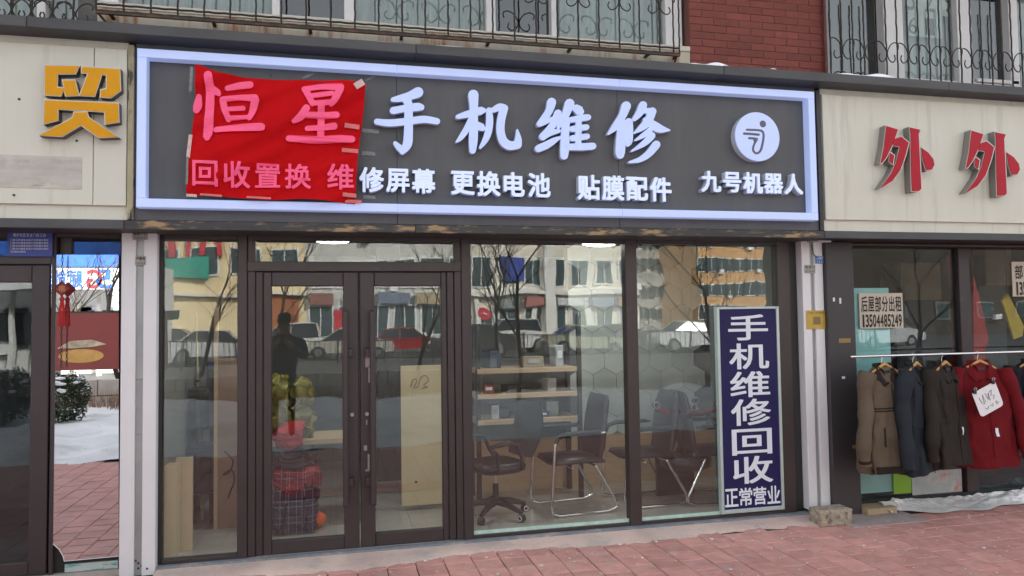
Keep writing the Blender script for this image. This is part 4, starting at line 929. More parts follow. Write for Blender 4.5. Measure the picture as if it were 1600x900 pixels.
b.loft(blob((q.x, q.y, .028), .085, .07, .13, 4)); b.build('orange_bag', OR, None, 'small crumpled orange plastic bag on the floor by the plaid bags', 'bag')
B().loft(blob((q.x-.06, q.y+.12, .028), .05, .05, .26, 9)).build('black_handbag', BLKLEA, None, 'black soft bag drooping beside the plaid carrier bag', 'bag')

# ---------------------------------------------------------------- left neighbour shop
nl = thing('neighbour_storefront', 'brown framed glass door and window of the left neighbour shop', 'shop front', (-2.6, 0, 0))
xq = lambda px, y=-.02, py=600: xat(px, py, y)
B().box(-4.2, xsl[0]-.002, -.03, .12, -.02, .03).build('sill', CONC, nl)
B().bev(-4.2, xq(79), -.03, .05, zat(40, 413, -.03), zat(40, 400, -.03), .004).build('frame_rail', BROWN, nl)
B().bev(xq(79.5), xq(86), -.03, .05, .03, zt, .004).build('frame_post', BROWN, nl)
B().bev(xq(86.5), xq(106), .03, .07, zat(95, 398, -.03), zt, .004).build('frame_post', BROWN, nl)
B().bev(xq(186), xsl[0]-.002, -.01, .06, .03, zt, .004).build('frame_post', BLACKM, nl)
B().box(-4.2, xq(186), .052, .06, zat(60, 400, .05), zt).build('pane', GLASSB, nl)
B().bev(-4.2, xq(186), -.02, .05, zt-.03, zt-.001, .003).build('frame_rail', BROWN, nl)
zd = zat(40, 413, -.03)-.004
ld = thing('glass_door', 'brown glass door of the left neighbour shop, cut by the photo edge', 'door', (-2.6, 0, .04))
B().bev(xq(48), xq(76), -.028, .02, .04, zd, .005).build('stile', BROWN, ld)
B().bev(-3.3, xq(48)-.001, -.027, .02, zat(20, 441, -.03), zd-.001, .005).build('top_rail', BROWN, ld)
B().bev(-3.3, xq(48)-.001, -.027, .02, .04, zat(20, 881, -.03), .005).build('bottom_rail', BROWN, ld)
B().box(-3.3, xq(48), .0, .008, zat(20, 882, -.03), zat(20, 441, -.03)).build('pane', GLASSB, ld)
B().bev(-3.5, -3.301, -.028, .02, .04, zd, .005).build('stile', BROWN, ld)
# dark room behind
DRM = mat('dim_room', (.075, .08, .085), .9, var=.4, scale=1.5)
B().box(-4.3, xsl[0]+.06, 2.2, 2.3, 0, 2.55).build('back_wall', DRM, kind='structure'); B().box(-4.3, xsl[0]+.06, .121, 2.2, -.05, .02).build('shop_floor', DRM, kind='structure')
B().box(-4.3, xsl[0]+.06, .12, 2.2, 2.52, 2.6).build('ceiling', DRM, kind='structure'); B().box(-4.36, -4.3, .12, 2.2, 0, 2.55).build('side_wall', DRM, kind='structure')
# blue notice
nb_ = thing('blue_notice', 'blue notice board with white small print above the left neighbour door', 'notice', W(46, 401, -.05))
B().px(11, 361, 82, 401, -.055, -.045, .002).build('board', mat('blue_notice', (.03, .055, .30), .4, var=.08), nb_)
text_row('维护社区安全门前三包', (20, 364, 370), 72, -.0565, 0, 0, INKW, nb_)
for k in range(5): text_row('门前公约请各位商户共同遵守规定', (16, 373+k*4.6, 376.6+k*4.6), 76 if k < 4 else 40, -.0565, 0, -.005, INKW, nb_)
# leaning mirror
MIR = bpy.data.materials.new('mirror_silver'); MIR.use_nodes = True; bs = MIR.node_tree.nodes['Principled BSDF']; bs.inputs['Metallic'].default_value = 1; bs.inputs['Roughness'].default_value = .0; bs.inputs['Base Color'].default_value = (.86, .88, .88, 1)
YM = -.022
mi = thing('tall_mirror', 'tall frameless mirror with a notched corner filling the left shop window', 'mirror', W(135, 872, YM))
mp_ = [(80.5, 398), (185.5, 398), (185.5, 869), (100.5, 877), (98, 868), (92, 858), (84, 851), (77, 847)]
pts = [W(x, y, YM) for x, y in mp_]; xm0 = pts[0].x
pts = [(p.x if 0 < i < 6 else min(p.x, xm0) if i == 0 else p.x, p.z) for i, p in enumerate(pts)]
B().poly(pts, YM, YM+.004).build('plate', MIR, mi)
e = B()
for i in range(2, 7): e.tube([(pts[i][0], YM-.001, pts[i][1]), (pts[i+1][0], YM-.001, pts[i+1][1])], .0025, 5)
e.build('bright_edge', WHITEPL, mi)
B().px(101, 879, 184, 891, -.01, .03).build('glazed_tile', mat('teal_white_tile', (.5, .55, .53), .3, var=.2, scale=3, dirt=(.05, .34, .30), dscale=6, dmin=.52, dmax=.56, stretch=(.5, 1, 3)), None, 'teal and white glazed tile strip below the mirror', 'tile')
B().box(xq(86), xq(186)+.02, .005, .04, .03, zat(130, 398, 0)).build('backing_board', BLACKM, nl)
# red ornament with chain and tassel
orn = thing('hanging_ornament', 'red diamond hanging ornament with tassel and chain in front of mirror', 'ornament', W(97, 570, -.07))
yo = -.075; c = W(97, 451, yo); dd = .046
ORR = mat('ornament_red', (.40, .015, .015), .5, var=.2); ORD = mat('ornament_dark', (.14, .02, .015), .5)
B().poly([(c.x-dd, c.z), (c.x, c.z-dd), (c.x+dd, c.z), (c.x, c.z+dd)], yo-.006, yo+.006).build('diamond', ORR, orn)
for sg in (0, 1, 2, 3):
    a = sg*math.pi/2; q = [(c.x+math.cos(a)*dd, yo-.007, c.z+math.sin(a)*dd), (c.x+math.cos(a+math.pi/2)*dd, yo-.007, c.z+math.sin(a+math.pi/2)*dd)]; B().tube(q, .006, 6).build('rim', ORD, orn)
char('福', c.x, c.z, .045, .045, yo-.0085, 0, .01, mat('ornament_gold', (.45, .27, .1), .4), orn)
def chain(z0, z1, x):
    n = max(2, int((z0-z1)/.021))
    for i in range(n):
        z_ = z0-(i+.5)*(z0-z1)/n; h_ = .014
        pts_ = [(x+(math.cos(a*math.pi/4)*.006 if i % 2 else 0), yo+(0 if i % 2 else math.cos(a*math.pi/4)*.006), z_+math.sin(a*math.pi/4)*h_) for a in range(8)]
        B().tube(pts_, .0022, 4, closed=True).build('chain_link', BLACKM, orn)
chain(zat(97, 398, yo), c.z+dd, c.x); chain(zat(97, 505, yo), zat(97, 575, yo), c.x)
ts = B()
for k in range(14): a = k*.45; ts.tube([(c.x+.003*math.cos(a), yo+.003*math.sin(a), c.z-dd), (c.x+.016*math.cos(a), yo+.012*math.sin(a), c.z-dd-.10), (c.x+.019*math.cos(a), yo+.012*math.sin(a), c.z-dd-.21)], .003, 4)
ts.build('tassel', mat('tassel_red', (.5, .012, .012), .7), orn)
B().loft(blob((c.x, yo, c.z-dd-.045), .016, .014, .04, 2, 10, 5)).build('knot', ORR, orn)

# ---------------------------------------------------------------- right neighbour shop
YQ = -.13
xp0, xp1 = xsr[3]+.002, xat(1340, 600, YQ)
B().bev(xp0, xp1, YQ, .12, .0, zc0-.002, .005).build('dark_pilaster', DARKP, None, 'flat dark grey pilaster between white pillar and the jacket rail', 'pilaster')
for px, py, w_, h_ in ((1303, 468, 3, 6), (1313, 470, 3, 9), (1320, 532, 18, 7), (1336, 698, 8, 5), (1318, 590, 5, 4)):
    if w_ > 7: B().px(px-w_/2, py-h_/2, px+w_/2, py+h_/2, YQ-.002, YQ-.0003).build('tape_remnant', mat('brown_tape', (.30, .19, .06), .5), None, 'scrap of brown tape on the dark pilaster, %s' % ('upper one' if py < 600 else 'lower one by tan jacket'), 'tape')
    else: B().px(px-w_/2, py-h_/2, px+w_/2, py+h_/2, YQ-.0015, YQ-.0003).build('paint_chip', WHITEPL, None, 'small pale paint chip on the dark pilaster, %s' % {1303: 'left of an upper pair', 1313: 'right of an upper pair', 1318: 'below brown tape'}[px], 'mark')
nr = thing('neighbour_storefront', 'dark framed display window of the right neighbour clothes shop', 'shop front', (6, 0, 0))
zrb = zat(1500, 772, 0)
B().box(xp1+.002, 8.5, -.02, .12, .0, zrb-.03).build('sill', mat('dark_sill', (.05, .05, .052), .6), nr)
B().bev(xp1+.002, 8.5, -.03, .06, zrb-.03, zrb+.02, .004).build('frame_rail', BLACKM, nr)
B().bev(xp1+.002, 8.5, -.03, .06, zt-.045, zt, .004).build('frame_rail', BLACKM, nr)
B().bev(xat(1504, 560, -.03), xat(1521, 560, -.03), -.03, .06, zrb+.02, zt-.045, .004).build('frame_post', BROWN, nr)
B().bev(xp1+.002, xp1+.03, -.03, .06, zrb+.02, zt-.045, .004).build('frame_post', GREYCH, nr)
B().box(xp1+.03, xat(1504, 560, -.03), .01, .02, zrb+.02, zt-.045).build('pane', GLASSB, nr); B().box(xat(1521, 560, -.03), 8.5, .01, .02, zrb+.02, zt-.045).build('pane', GLASSB, nr)
p = W(1450, 383, -.10); B().tube([(xp1, -.10, p.z), (8.5, -.10, p.z)], .012, 8).build('curtain_rail', mat('brown_rail', (.10, .06, .055), .4), None, 'thin brown rail along the top of right display window', 'rail')
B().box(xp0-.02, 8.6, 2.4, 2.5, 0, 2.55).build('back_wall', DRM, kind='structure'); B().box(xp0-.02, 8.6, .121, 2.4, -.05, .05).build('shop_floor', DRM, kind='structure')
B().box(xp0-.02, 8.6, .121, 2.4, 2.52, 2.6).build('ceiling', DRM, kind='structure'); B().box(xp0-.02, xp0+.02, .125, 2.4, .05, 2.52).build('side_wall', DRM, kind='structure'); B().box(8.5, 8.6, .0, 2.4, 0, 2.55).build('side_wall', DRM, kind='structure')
# posters and props inside the right window
TEAL = mat('teal_panel', (.42, .74, .72), .5, var=.06, scale=2)
t = thing('teal_panel', 'pale teal panel standing inside the right shop window behind jackets', 'panel', W(1370, 770, .06)); B().px(1338, 450, 1394, 770, .024, .034).build('sheet', TEAL, t)
t = thing('picture_poster', 'bright green poster with a pale picture low in right window', 'poster', W(1440, 770, .05))
B().px(1396, 735, 1424, 771, .003, .007).build('green_sheet', mat('leaf_green', (.22, .42, .03), .5, var=.1), t); B().px(1425, 735, 1503, 771, .003, .007).build('picture_sheet', mat('pale_picture', (.42, .46, .46), .5, var=.3, scale=5, dirt=(.55, .2, .15), dscale=4, dmin=.5, dmax=.6), t)
def flag(label, poly, yy, m):
    pts_ = [W(x, y, yy) for x, y in poly]; b = B().poly([(q.x, q.z) for q in pts_], yy, yy+.02)
    o = thing('hanging_pennant', label, 'pennant', pts_[-1]); b.build('cloth', m, o)
    top = max(pts_, key=lambda q: q.z); B().tube([(top.x, yy+.01, top.z-.05), (top.x, yy+.01, 2.5)], .004, 5).build('cord', BLKPL, o); return o
PR = mat('pennant_red', (.45, .02, .025), .6, var=.2); PY = mat('pennant_yellow', (.62, .40, .03), .6, var=.2)
flag('long red pennant hanging inside the right window beside the mullion', [(1521, 430), (1532, 470), (1545, 530), (1540, 545), (1530, 640), (1522, 650)], .07, PR)
flag('dark red pennant hanging left of the mullion in the right window', [(1482, 400), (1498, 395), (1503, 460), (1503, 640), (1489, 640), (1490, 470)], .09, PR)
flag('yellow pennant hanging inside the right window near photo edge', [(1575, 458), (1600, 510), (1598, 525), (1585, 530), (1566, 470)], .07, PY)
WSH = mat('white_sheet', (.6, .6, .6), .7, var=.1)
t = thing('white_curtain', 'narrow white curtain inside the right window by the dark pilaster', 'curtain', W(1345, 600, .12)); b = B()
xa = W(1342, 520, .1).x
b.grid(lambda u, v: (xa+u*.10*(.5+.5*v), .10+.02*math.sin(u*14), 1.75-1.0*v), 14, 8).build('cloth', WSH, t)
# cardboard boxes dim inside
for k, (px, py, w_, h_, lab) in enumerate(((1560, 410, .35, .5, 'brown carton seen dimly high inside the right window'), (1440, 440, .5, .4, 'brown carton seen dimly behind the left half of right window'))):
    p = W(px, py, .9); b = B().bev(p.x-w_/2, p.x+w_/2, .9, 1.2, p.z-h_/2, p.z+h_/2, .01); o = thing('stock_carton', lab, 'box', (p.x, 1, p.z-h_/2)); b.build('carton', mat('dim_card', (.22, .16, .10), .8, var=.2), o)
    B().box(p.x-.03, p.x+.03, .899, 1.2, p.z+h_/2-.001, p.z+h_/2+.002).build('tape_strip', mat('brown_tape', (.30, .19, .06), .5), o); B().box(p.x-w_/2, p.x+w_/2, 1.0, 1.1, .05, p.z-h_/2-.001).build('stand', DRM, o)
# rental notices
CREAM = mat('cream_board', (.58, .50, .40), .6, var=.06, scale=2)
def notice(label, rect, rows):
    t = thing('rental_notice', label, 'notice', W((rect[0]+rect[2])/2, rect[3], 0)); B().px(*rect, .0005, .009, .0015).build('board', CREAM, t)
    for body, a, c, t0, t1 in rows: text_row(body, (a, t0, t1), c, -.001, 0, .016, INK, t, fill=1.0, tall=1.02) if not body.isdigit() else digits(body, a, c, t0, t1, t)
def digits(body, a, c, t0, t1, t):
    xa, xb = xat(a, t0, -.001), xat(c, t0, -.001); cw = (xb-xa)/len(body); za, zb_ = zat(a, t0, -.001), zat(a, t1, -.001)
    for i, d in enumerate(body): char(d, xa+cw*(i+.5), (za+zb_)/2, cw*(.82 if d != '1' else .36), za-zb_, -.001, 0, .022, INK, t, em=False)
notice('cream cardboard notice with two rows of black print above tan jacket', (1343, 458, 1411, 513), [('后屋部分出租', 1345, 1409, 462, 489), ('13504485249', 1346, 1409, 492, 511)])
notice('cream notice with black print cut off by the right photo edge', (1582, 409, 1652, 463), [('部分出租', 1585, 1640, 413, 437), ('13504485249', 1586, 1650, 441, 461)])

# clothes rail and jackets
YJ = -.42
zj = zat(1450, 554, YJ)
B().tube([(xp0-.02, YJ, zj), (8.2, YJ, zj)], .0115, 10).build('clothes_rail', CHROME, None, 'long chrome clothes rail carrying the jackets in front of window', 'rail')
def jacket(label, hpx, width, length, rz, body_m, trim_m, style, lean=0):
    x = xat(hpx, 556, YJ); t = thing('jacket', label, 'jacket', (x, YJ, zj-length-.10))
    O = Vector((x, YJ, zj-.085)); parts = []
    def loc(p): 
        v = Matrix.Rotation(rz, 3, 'Z') @ Vector(p); return O+v
    hw = width/2
    rnd = random.Random(hpx)
    ph = rnd.uniform(0, 6)
    def wrk(q, v):                       # drapes and creases
        return min(1, v*5)*(.16*mnoise.noise(Vector((math.cos(q)*2.6+hpx, math.sin(q)*2.6, v*2.2)))+.10*mnoise.noise(Vector((math.cos(q)*5+hpx, math.sin(q)*5, v*7)))+.05*mnoise.noise(Vector((math.cos(q)*9+hpx, math.sin(q)*9, v*16))))
    def ring(v, n=72):
        z_ = -length*v; r_ = []
        if v < .20: k = (v/.20); a_ = .075+(hw*.93-.075)*math.sin(k*math.pi/2)**.85; d_ = .035+.055*k
        else: k = (v-.2)/.8; a_ = hw*(.93+.17*k); d_ = .09+.045*k
        for i in range(n):
            q = i*2*math.pi/n; f = 1+.06*v*math.sin(5*q+ph)+.035*v*math.sin(11*q+2*ph+v*5)
            f += wrk(q, v); r_.append(loc((math.copysign(abs(math.cos(q))**.8, math.cos(q))*a_*f, math.copysign(abs(math.sin(q))**.8, math.sin(q))*d_*f, z_+(.014*math.sin(3*q+ph) if v > .9 else 0))))
        return r_
    B().loft([ring(v) for v in [0, .02, .05, .09, .13, .17]+[.2+.8*k_/30 for k_ in range(31)]], cap=True).build('body', body_m, t)
    for s_ in (-1, 1):
        pts_ = []; rs = []
        for k in range(41):
            u = k/40; xx = s_*(hw*.80+.125*math.sin(u*1.65)+.014*math.sin(9*u+ph)); zz = -.045-length*.86*u; yy = -.03-.06*u+.015*math.sin(7*u+ph+s_); pts_.append(loc((xx, yy, zz))); rs.append((.066-.018*u)*(1+.10*math.sin(u*19+ph+s_)+.09*mnoise.noise(Vector((u*14, ph, s_)))))
        sl = B().tube(pts_, rs, 14).build('sleeve', body_m, t)
        d_ = (pts_[-1]-pts_[-3]).normalized(); B().tube([pts_[-1]-d_*.045, pts_[-1]+d_*.004], [.0475, .046], 14).build('cuff', trim_m, sl)
    # collar: two flaps
    for s_ in (-1, 1):
        b = B()
        b.add([loc(p) for p in ((s_*.005, -.055, -.115), (s_*.055, -.065, -.02), (s_*.085, -.03, .012), (s_*.125, -.045, -.075), (s_*.075, -.108, -.155), (s_*.03, -.105, -.13))], [(0, 1, 2, 3, 4, 5)] if s_ > 0 else [(5, 4, 3, 2, 1, 0)])
        b.add([loc(p) for p in ((s_*.005, -.045, -.115), (s_*.055, -.05, -.02), (s_*.085, -.02, .012), (s_*.125, -.03, -.075), (s_*.075, -.09, -.155), (s_*.03, -.09, -.13))], [(5, 4, 3, 2, 1, 0)])
        b.build('collar', trim_m, t)
    b = B().tube([loc((.085*math.cos(q), .035*math.sin(q)-.01, .012)) for q in [math.pi*k/8 for k in range(9)]], .016, 8); b.build('collar_band', trim_m, t)
    # opening, placket and trims lie just off the body's front
    def front(u, v, off=.004):
        if v < .20: k = v/.20; a_ = .075+(hw*.93-.075)*math.sin(k*math.pi/2)**.85; d_ = .035+.055*k
        else: k = (v-.2)/.8; a_ = hw*(.93+.17*k); d_ = .09+.045*k
        q = math.acos(max(-1, min(1, math.copysign(abs(u)**1.25, u)))); q = -q; f = 1+.06*v*math.sin(5*q+ph)+.035*v*math.sin(11*q+2*ph+v*5)+wrk(q, v)
        return loc((math.copysign(abs(math.cos(q))**.8, math.cos(q))*a_*f, -(abs(math.sin(q))**.8*d_*f)-off, -length*v))
    B().tube([front(.06, v/12) for v in range(2, 13)], .0035, 5).build('placket_seam', trim_m, t)
    def band(v0, v1, u0=-.97, u1=.97, off=.004, name='trim_band', m=trim_m): B().grid(lambda a, c: front(u0+(u1-u0)*a, v0+(v1-v0)*c, off), 24, 2).build(name, m, t)
    if style == 'tan': band(.385, .398); band(.41, .423); band(.93, 1.0); band(.57, .75, -.52, -.46, .006, 'pocket_welt')
    elif style == 'hem': band(.90, 1.0, m=body_m, off=.007, name='hem_band'); band(.58, .74, -.55, -.50, .006, 'pocket_welt')
    else: band(.55, .57, -.7, -.35, .006, 'pocket_welt')
    band(.62, .70, .16, .24, .008, 'paper_tag', INKW)
    b = B().grid(lambda a, c: loc((-.035+.07*a, -.052+.0*c, -.03-.035*c)), 2, 2); b.build('neck_label', BLKPL, t)
    # hanger belongs to the rail, own thing
    hg = thing('clothes_hanger', label.split(' jacket')[0].split(',')[0]+' jacket hangs from this pale wooden hanger', 'hanger', (x, YJ, zj-.1))
    HW = mat('hanger_wood', (.55, .29, .10), .45, var=.15)
    B().tube([loc((s_*.0+k*.019*1.0, -.03, .022-abs(k)*.0095)) for s_ in (1,) for k in range(-7, 8)], [.008+.006*(1-abs(k)/7) for k in range(-7, 8)], 8).build('wooden_bar', HW, hg)
    B().tube([Vector((x, YJ, zj-.07)), Vector((x, YJ, zj-.03)), Vector((x+.014, YJ, zj-.012)), Vector((x+.014, YJ-.0, zj+.008)), Vector((x, YJ, zj+.0155)), Vector((x-.014, YJ, zj+.004))], .0022, 6).build('hook', CHROME, hg)
    return t, front, loc
def cloth_m(n, c, sc=60): return mat(n, c, .85, var=.14, scale=5, bump=.12, bscale=sc, spec=.2)
TANJ = cloth_m('tan_wool', (.125, .094, .066)); DKT = cloth_m('dark_brown_trim', (.028, .02, .018)); NAVJ = cloth_m('slate_navy_cloth', (.024, .029, .037)); BRJ = cloth_m('dark_brown_cloth', (.030, .024, .020)); RDJ = cloth_m('crimson_wool', (.145, .007, .011)); BKJ = cloth_m('black_navy_cloth', (.012, .014, .022))
jacket('tan jacket with dark collar and double stripe, nearest the pilaster', 1377, .41, .85, R(6), TANJ, DKT, 'tan')
jacket('slate navy jacket, between the tan and the dark brown ones', 1426, .50, .87, R(22), NAVJ, NAVJ, 'plain')
jacket('dark brown jacket, directly left of the crimson one', 1471, .50, .83, R(17), BRJ, BRJ, 'plain')
_, frt, lc_ = jacket('crimson jacket with a white paper sign clipped on', 1527, .51, .86, R(-14), RDJ, RDJ, 'hem')
jacket('black navy jacket, rightmost on the rail', 1610, .44, .74, R(-6), BKJ, BKJ, 'plain')
# paper sign clipped on the crimson jacket
pc = W(1544, 624, -.60)
pp = thing('paper_sign', 'tilted white paper sign with handwriting clipped to crimson jacket', 'paper', (pc.x, pc.y, pc.z-.15))
w2, h2, rr = .135, .125, .035; ol = []
for cx_, cz_, a0 in ((w2-rr, h2-rr, 0), (-w2+rr, h2-rr, 90), (-w2+rr, -h2+rr, 180), (w2-rr, -h2+rr, 270)):
    r_ = .008 if a0 in (0, 90) else rr
    ox, oz = (w2-r_)*(1 if cx_ > 0 else -1), (h2-r_)*(1 if cz_ > 0 else -1)
    ol += [(ox+math.cos(R(a0+k*22.5))*r_, oz+math.sin(R(a0+k*22.5))*r_) for k in range(5)]
tl = R(22); ct, st_ = math.cos(tl), math.sin(tl)
def pz(u, v): return (pc.x+u*ct-v*st_, pc.z+u*st_+v*ct)
B().poly([pz(u*.93, v*.86) for u, v in ol], pc.y, pc.y+.003).build('sheet', mat('sign_paper', (.80, .80, .80), .8, var=.03), pp)
ink = B()
for st3 in ([(-.08,.05),(-.07,.0),(-.05,-.02),(-.04,.06),(-.03,-.01)], [(-.01,.06),(0,.0),(.02,.05),(.015,-.015)], [(.03,.05),(.06,.06),(.04,.02),(.07,.01),(.05,-.02)], [(-.06,-.05),(-.04,-.07),(-.02,-.05)], [(.0,-.05),(.02,-.07),(.03,-.045)], [(.05,-.05),(.075,-.045),(.06,-.07),(.09,-.06)]):
    q = [pz(*p_) for p_ in st3]; ink.tube([(a, pc.y-.002, c_) for a, c_ in q], .0018, 4)
ink.build('handwriting', INK, pp)
for u in (-.10, .10):
    a, c_ = pz(u, h2*.86); cl = B().bev(a-.014, a+.014, pc.y-.012, pc.y+.016, c_-.012, c_+.018, .003).build('binder_clip', BLKPL, pp)
    for s_ in (-1, 1): B().tube([(a+s_*.007, pc.y-.008, c_+.016), (a+s_*.013, pc.y-.012, c_+.034), (a+s_*.002, pc.y-.012, c_+.040)], .0018, 5).build('clip_wire', WHITEPL, cl)
# plank, plastic sheeting, concrete block
PLK = mat('old_plank', (.44, .34, .21), .7, var=.2, scale=4, stretch=(.6, 1, 6), bump=.1)
a = G(1350, 797, .0); B().bev(xp1+.004, xat(1402, 790, -.2), -.20, -.03, .004, .06, .006).build('wooden_plank', PLK, None, 'short pale wooden plank on ground at the foot of right window', 'plank')
PLS = mat('milky_plastic_sheet', (.74, .73, .72), .28, var=.12, scale=4, trans=.25)
rp = random.Random(3); b = B(); NX, NY = 90, 16; xs0 = xat(1388, 790, -.2); hts = {}
def plfn(u, v):
    x = xs0+u*2.3; ww = .20+.05*math.sin(x*5)+.03*math.sin(x*13); y = -.05-ww*v*1.15-.02*math.sin(x*9)*v
    f = mnoise.fractal(Vector((x*5, v*2.2, 1.3)), .7, 2.1, 5); rid = abs(mnoise.noise(Vector((x*7+v*3, v*4, 4))))
    z = .010+(.038+.022*math.sin(x*3+1))*math.sin(math.pi*min(1, .18+v*.80))*(1+.7*f)+.05*rid*(1-v)+.035*(1-v)
    if u < .06: z = z*.6+.012
    return (x, y, max(z, .006))
b.grid(plfn, NX, NY, False).build('plastic_sheeting', PLS, None, 'crumpled milky plastic sheeting laid along foot of the right window', 'plastic sheet')
cb = G(1300, 822, 0); rings = []; rnd = random.Random(5)
x0, x1 = G(1270, 818).x, G(1331, 818).x-.01; y0 = cb.y; b = B()
bmb = bmesh.new(); bmesh.ops.create_cube(bmb, size=1); bmesh.ops.subdivide_edges(bmb, edges=bmb.edges[:], cuts=11, use_grid_fill=True)
for v in bmb.verts:
    c_ = v.co.copy(); r2 = Vector((max(-.44, min(.44, c_.x)), max(-.40, min(.40, c_.y)), max(-.40, min(.40, c_.z)))); dlt = c_-r2
    if dlt.length > 0: c_ = r2+dlt.normalized()*min(dlt.length, .09)
    nn = mnoise.fractal(c_*5, .8, 2, 4)*.035; c_ += c_.normalized()*nn
    v.co = Vector(((c_.x+.5)*(x1-x0)+x0, y0+(c_.y+.5)*.17-.01, (c_.z+.46)*.135+.0))
fs = [tuple(v.index for v in f.verts) for f in bmb.faces]; bmb.verts.index_update(); b.add([v.co.copy() for v in bmb.verts], [tuple(v.index for v in f.verts) for f in bmb.faces], True); bmb.free()
b.build('concrete_block', mat('pebbly_concrete', (.40, .35, .27), .9, var=.35, scale=28, bump=.9, bscale=45, dirt=(.17, .15, .12), dscale=20, dmin=.52, dmax=.62), None, 'rough pebbly concrete block on the pavement against right white pillar', 'block')

# ---------------------------------------------------------------- unseen building mass added above to block the sun (keeps the pavement in shade)
t = thing('apartment_building', 'unseen storeys added above the shop row to keep the pavement in shade', 'building', (2, 6, 4.7))
B().box(-30, 36, .6, 12, 2.62, 12.0).build('shading_storeys', mat('brick_far', (.22, .05, .04), .8), t)
B().box(-30, 36, -.25, .6, 5.21, 12.0).build('facade_slab', mat('brick_far', (.22, .05, .04), .8), t)
for k in range(14): B().bev(-28+k*4.4, -26+k*4.4, -.29, -.24, 6.5, 8.2, .01).build('window', PVC, t)

# ---------------------------------------------------------------- the street that the glass and the mirror show
def wflip(o):
    for v in o.data.vertices: v.co.x = -v.co.x
    o.data.flip_normals()
WINM = mat('street_window_glass', (.07, .10, .105), .12, var=.5, scale=.6)
def block(label, x0, x1, yf, h, m, cols, floors, f0, fh, ww, wh, wm=WINM, frame=None, depth=10):
    t = thing('street_building', label, 'building', ((x0+x1)/2, yf-depth/2, -.02)); B().box(x0, x1, yf-depth, yf, -.02, h).build('wall', m, t)
    cw = (x1-x0)/cols
    for j in range(floors):
        for i in range(cols):
            cx = x0+cw*(i+.5); z0 = f0+j*fh
            f = B().box(cx-ww/2-.12, cx+ww/2+.12, yf, yf+.10, z0-.12, z0+wh+.12).build('window', frame or PVC, t)
            B().box(cx-ww/2, cx-.04, yf+.101, yf+.13, z0, z0+wh).build('pane', wm, f); B().box(cx+.04, cx+ww/2, yf+.101, yf+.13, z0, z0+wh).build('pane', wm, f)
            if (i*7+j*3) % 4 == 1: B().box(cx+ww/2+.15, cx+ww/2+.75, yf, yf+.35, z0-.35, z0+.15).build('air_conditioner', PVC, t)
    return t
def bx(px, d): return RW(px, 480, d).x
CRM = mat('cream_facade', (.74, .60, .36), .8, var=.06, scale=.5); GRF = mat('grey_facade', (.56, .55, .52), .8, var=.08, scale=.5); BGF = mat('beige_facade', (.72, .67, .57), .8, var=.08, scale=.5); TANF = mat('tan_facade', (.62, .36, .16), .8, var=.08, scale=.3); WHF = mat('white_facade', (.68, .67, .64), .8, var=.1, scale=.3); TERR = mat('terracotta_panel', (.36, .12, .05), .8, var=.08)
dB = 47
b1 = block('cream building with a terracotta panel across the street', bx(150, dB), bx(478, dB), -dB, 9.2, CRM, 5, 1, 5.2, 3, 1.6, 1.6)
B().box(bx(412, dB), bx(466, dB), -dB, -dB+.15, .8, RW(440, 462, dB).z).build('terracotta_panel', TERR, b1)
B().box(bx(150, dB), bx(478, dB), -dB, -dB+.5, 3.6, 3.85).build('cornice', BGF, b1)
B().box(bx(258, dB), bx(328, dB), -dB+.05, -dB+.4, RW(290, 432, dB).z, RW(290, 402, dB).z).build('teal_sign', mat('teal_sign', (.02, .30, .22), .5), b1)
for k in range(4): B().box(bx(262+k*26, dB), bx(270+k*26, dB), -dB+.1, -dB+.3, RW(290, 400, dB).z, RW(290, 372, dB).z).build('red_strip', mat('street_red', (.5, .03, .05), .5), b1)
b2 = block('grey two-storey building with large windows across the street', bx(478, dB), bx(736, dB), -dB, 10, GRF, 6, 3, .9, 3.3, 1.4, 1.9)
B().box(bx(520, dB), bx(536, dB), -dB+.14, -dB+.2, .6, 2.6).build('red_poster', MATS['street_red'], b2)
b3 = block('beige building with cornice and round red shop sign across the street', bx(737, dB), bx(1000, dB), -dB-.4, 11, BGF, 7, 3, .7, 3.7, 1.2, 1.8)
zc = RW(800, 456, dB).z; B().box(bx(737, dB), bx(1000, dB), -dB-.4, -dB+.2, zc-.18, zc+.18).build('cornice', WHF, b3)
p = RW(757, 491, dB); ds = B().cyl((p.x, -dB-.4, p.z), (0, 1, 0), .52, .35, 28).build('round_sign', MATS['street_red'], b3)
B().poly([(p.x-.36, p.z-.08), (p.x-.05, p.z+.02), (p.x, p.z+.16), (p.x+.1, p.z+.02), (p.x+.36, p.z-.1), (p.x, p.z-.02)], -dB-.035, -dB-.03).build('white_mark', WHITEPL, ds)
for k in range(3): B().box(bx(742+k*88, dB), bx(750+k*88, dB), -dB-.4, -dB-.1, 0, zc-.18).build('pilaster', WHF, b3)
B().box(bx(852, dB), bx(868, dB), -dB-.4, -dB+.3, 0, 8.0).build('pale_column', WHF, b3)
B().box(bx(786, dB), bx(818, dB), -dB-.3, -dB-.1, RW(800, 438, dB).z, RW(800, 400, dB).z).build('blue_sign', mat('street_blue', (.03, .06, .30), .5), b3)
for k, (pa, pc_, cc_) in enumerate(((484, 520, (.26, .12, .10)), (540, 580, (.5, .48, .45)), (590, 640, (.16, .19, .25)), (650, 700, (.42, .34, .22)), (705, 733, (.28, .16, .13)))):
    B().box(bx(pa, dB), bx(pc_, dB), -dB+.14, -dB+.5, 2.95, 3.75).build('fascia_board', mat('street_fascia_%d' % k, cc_, .5), b2)
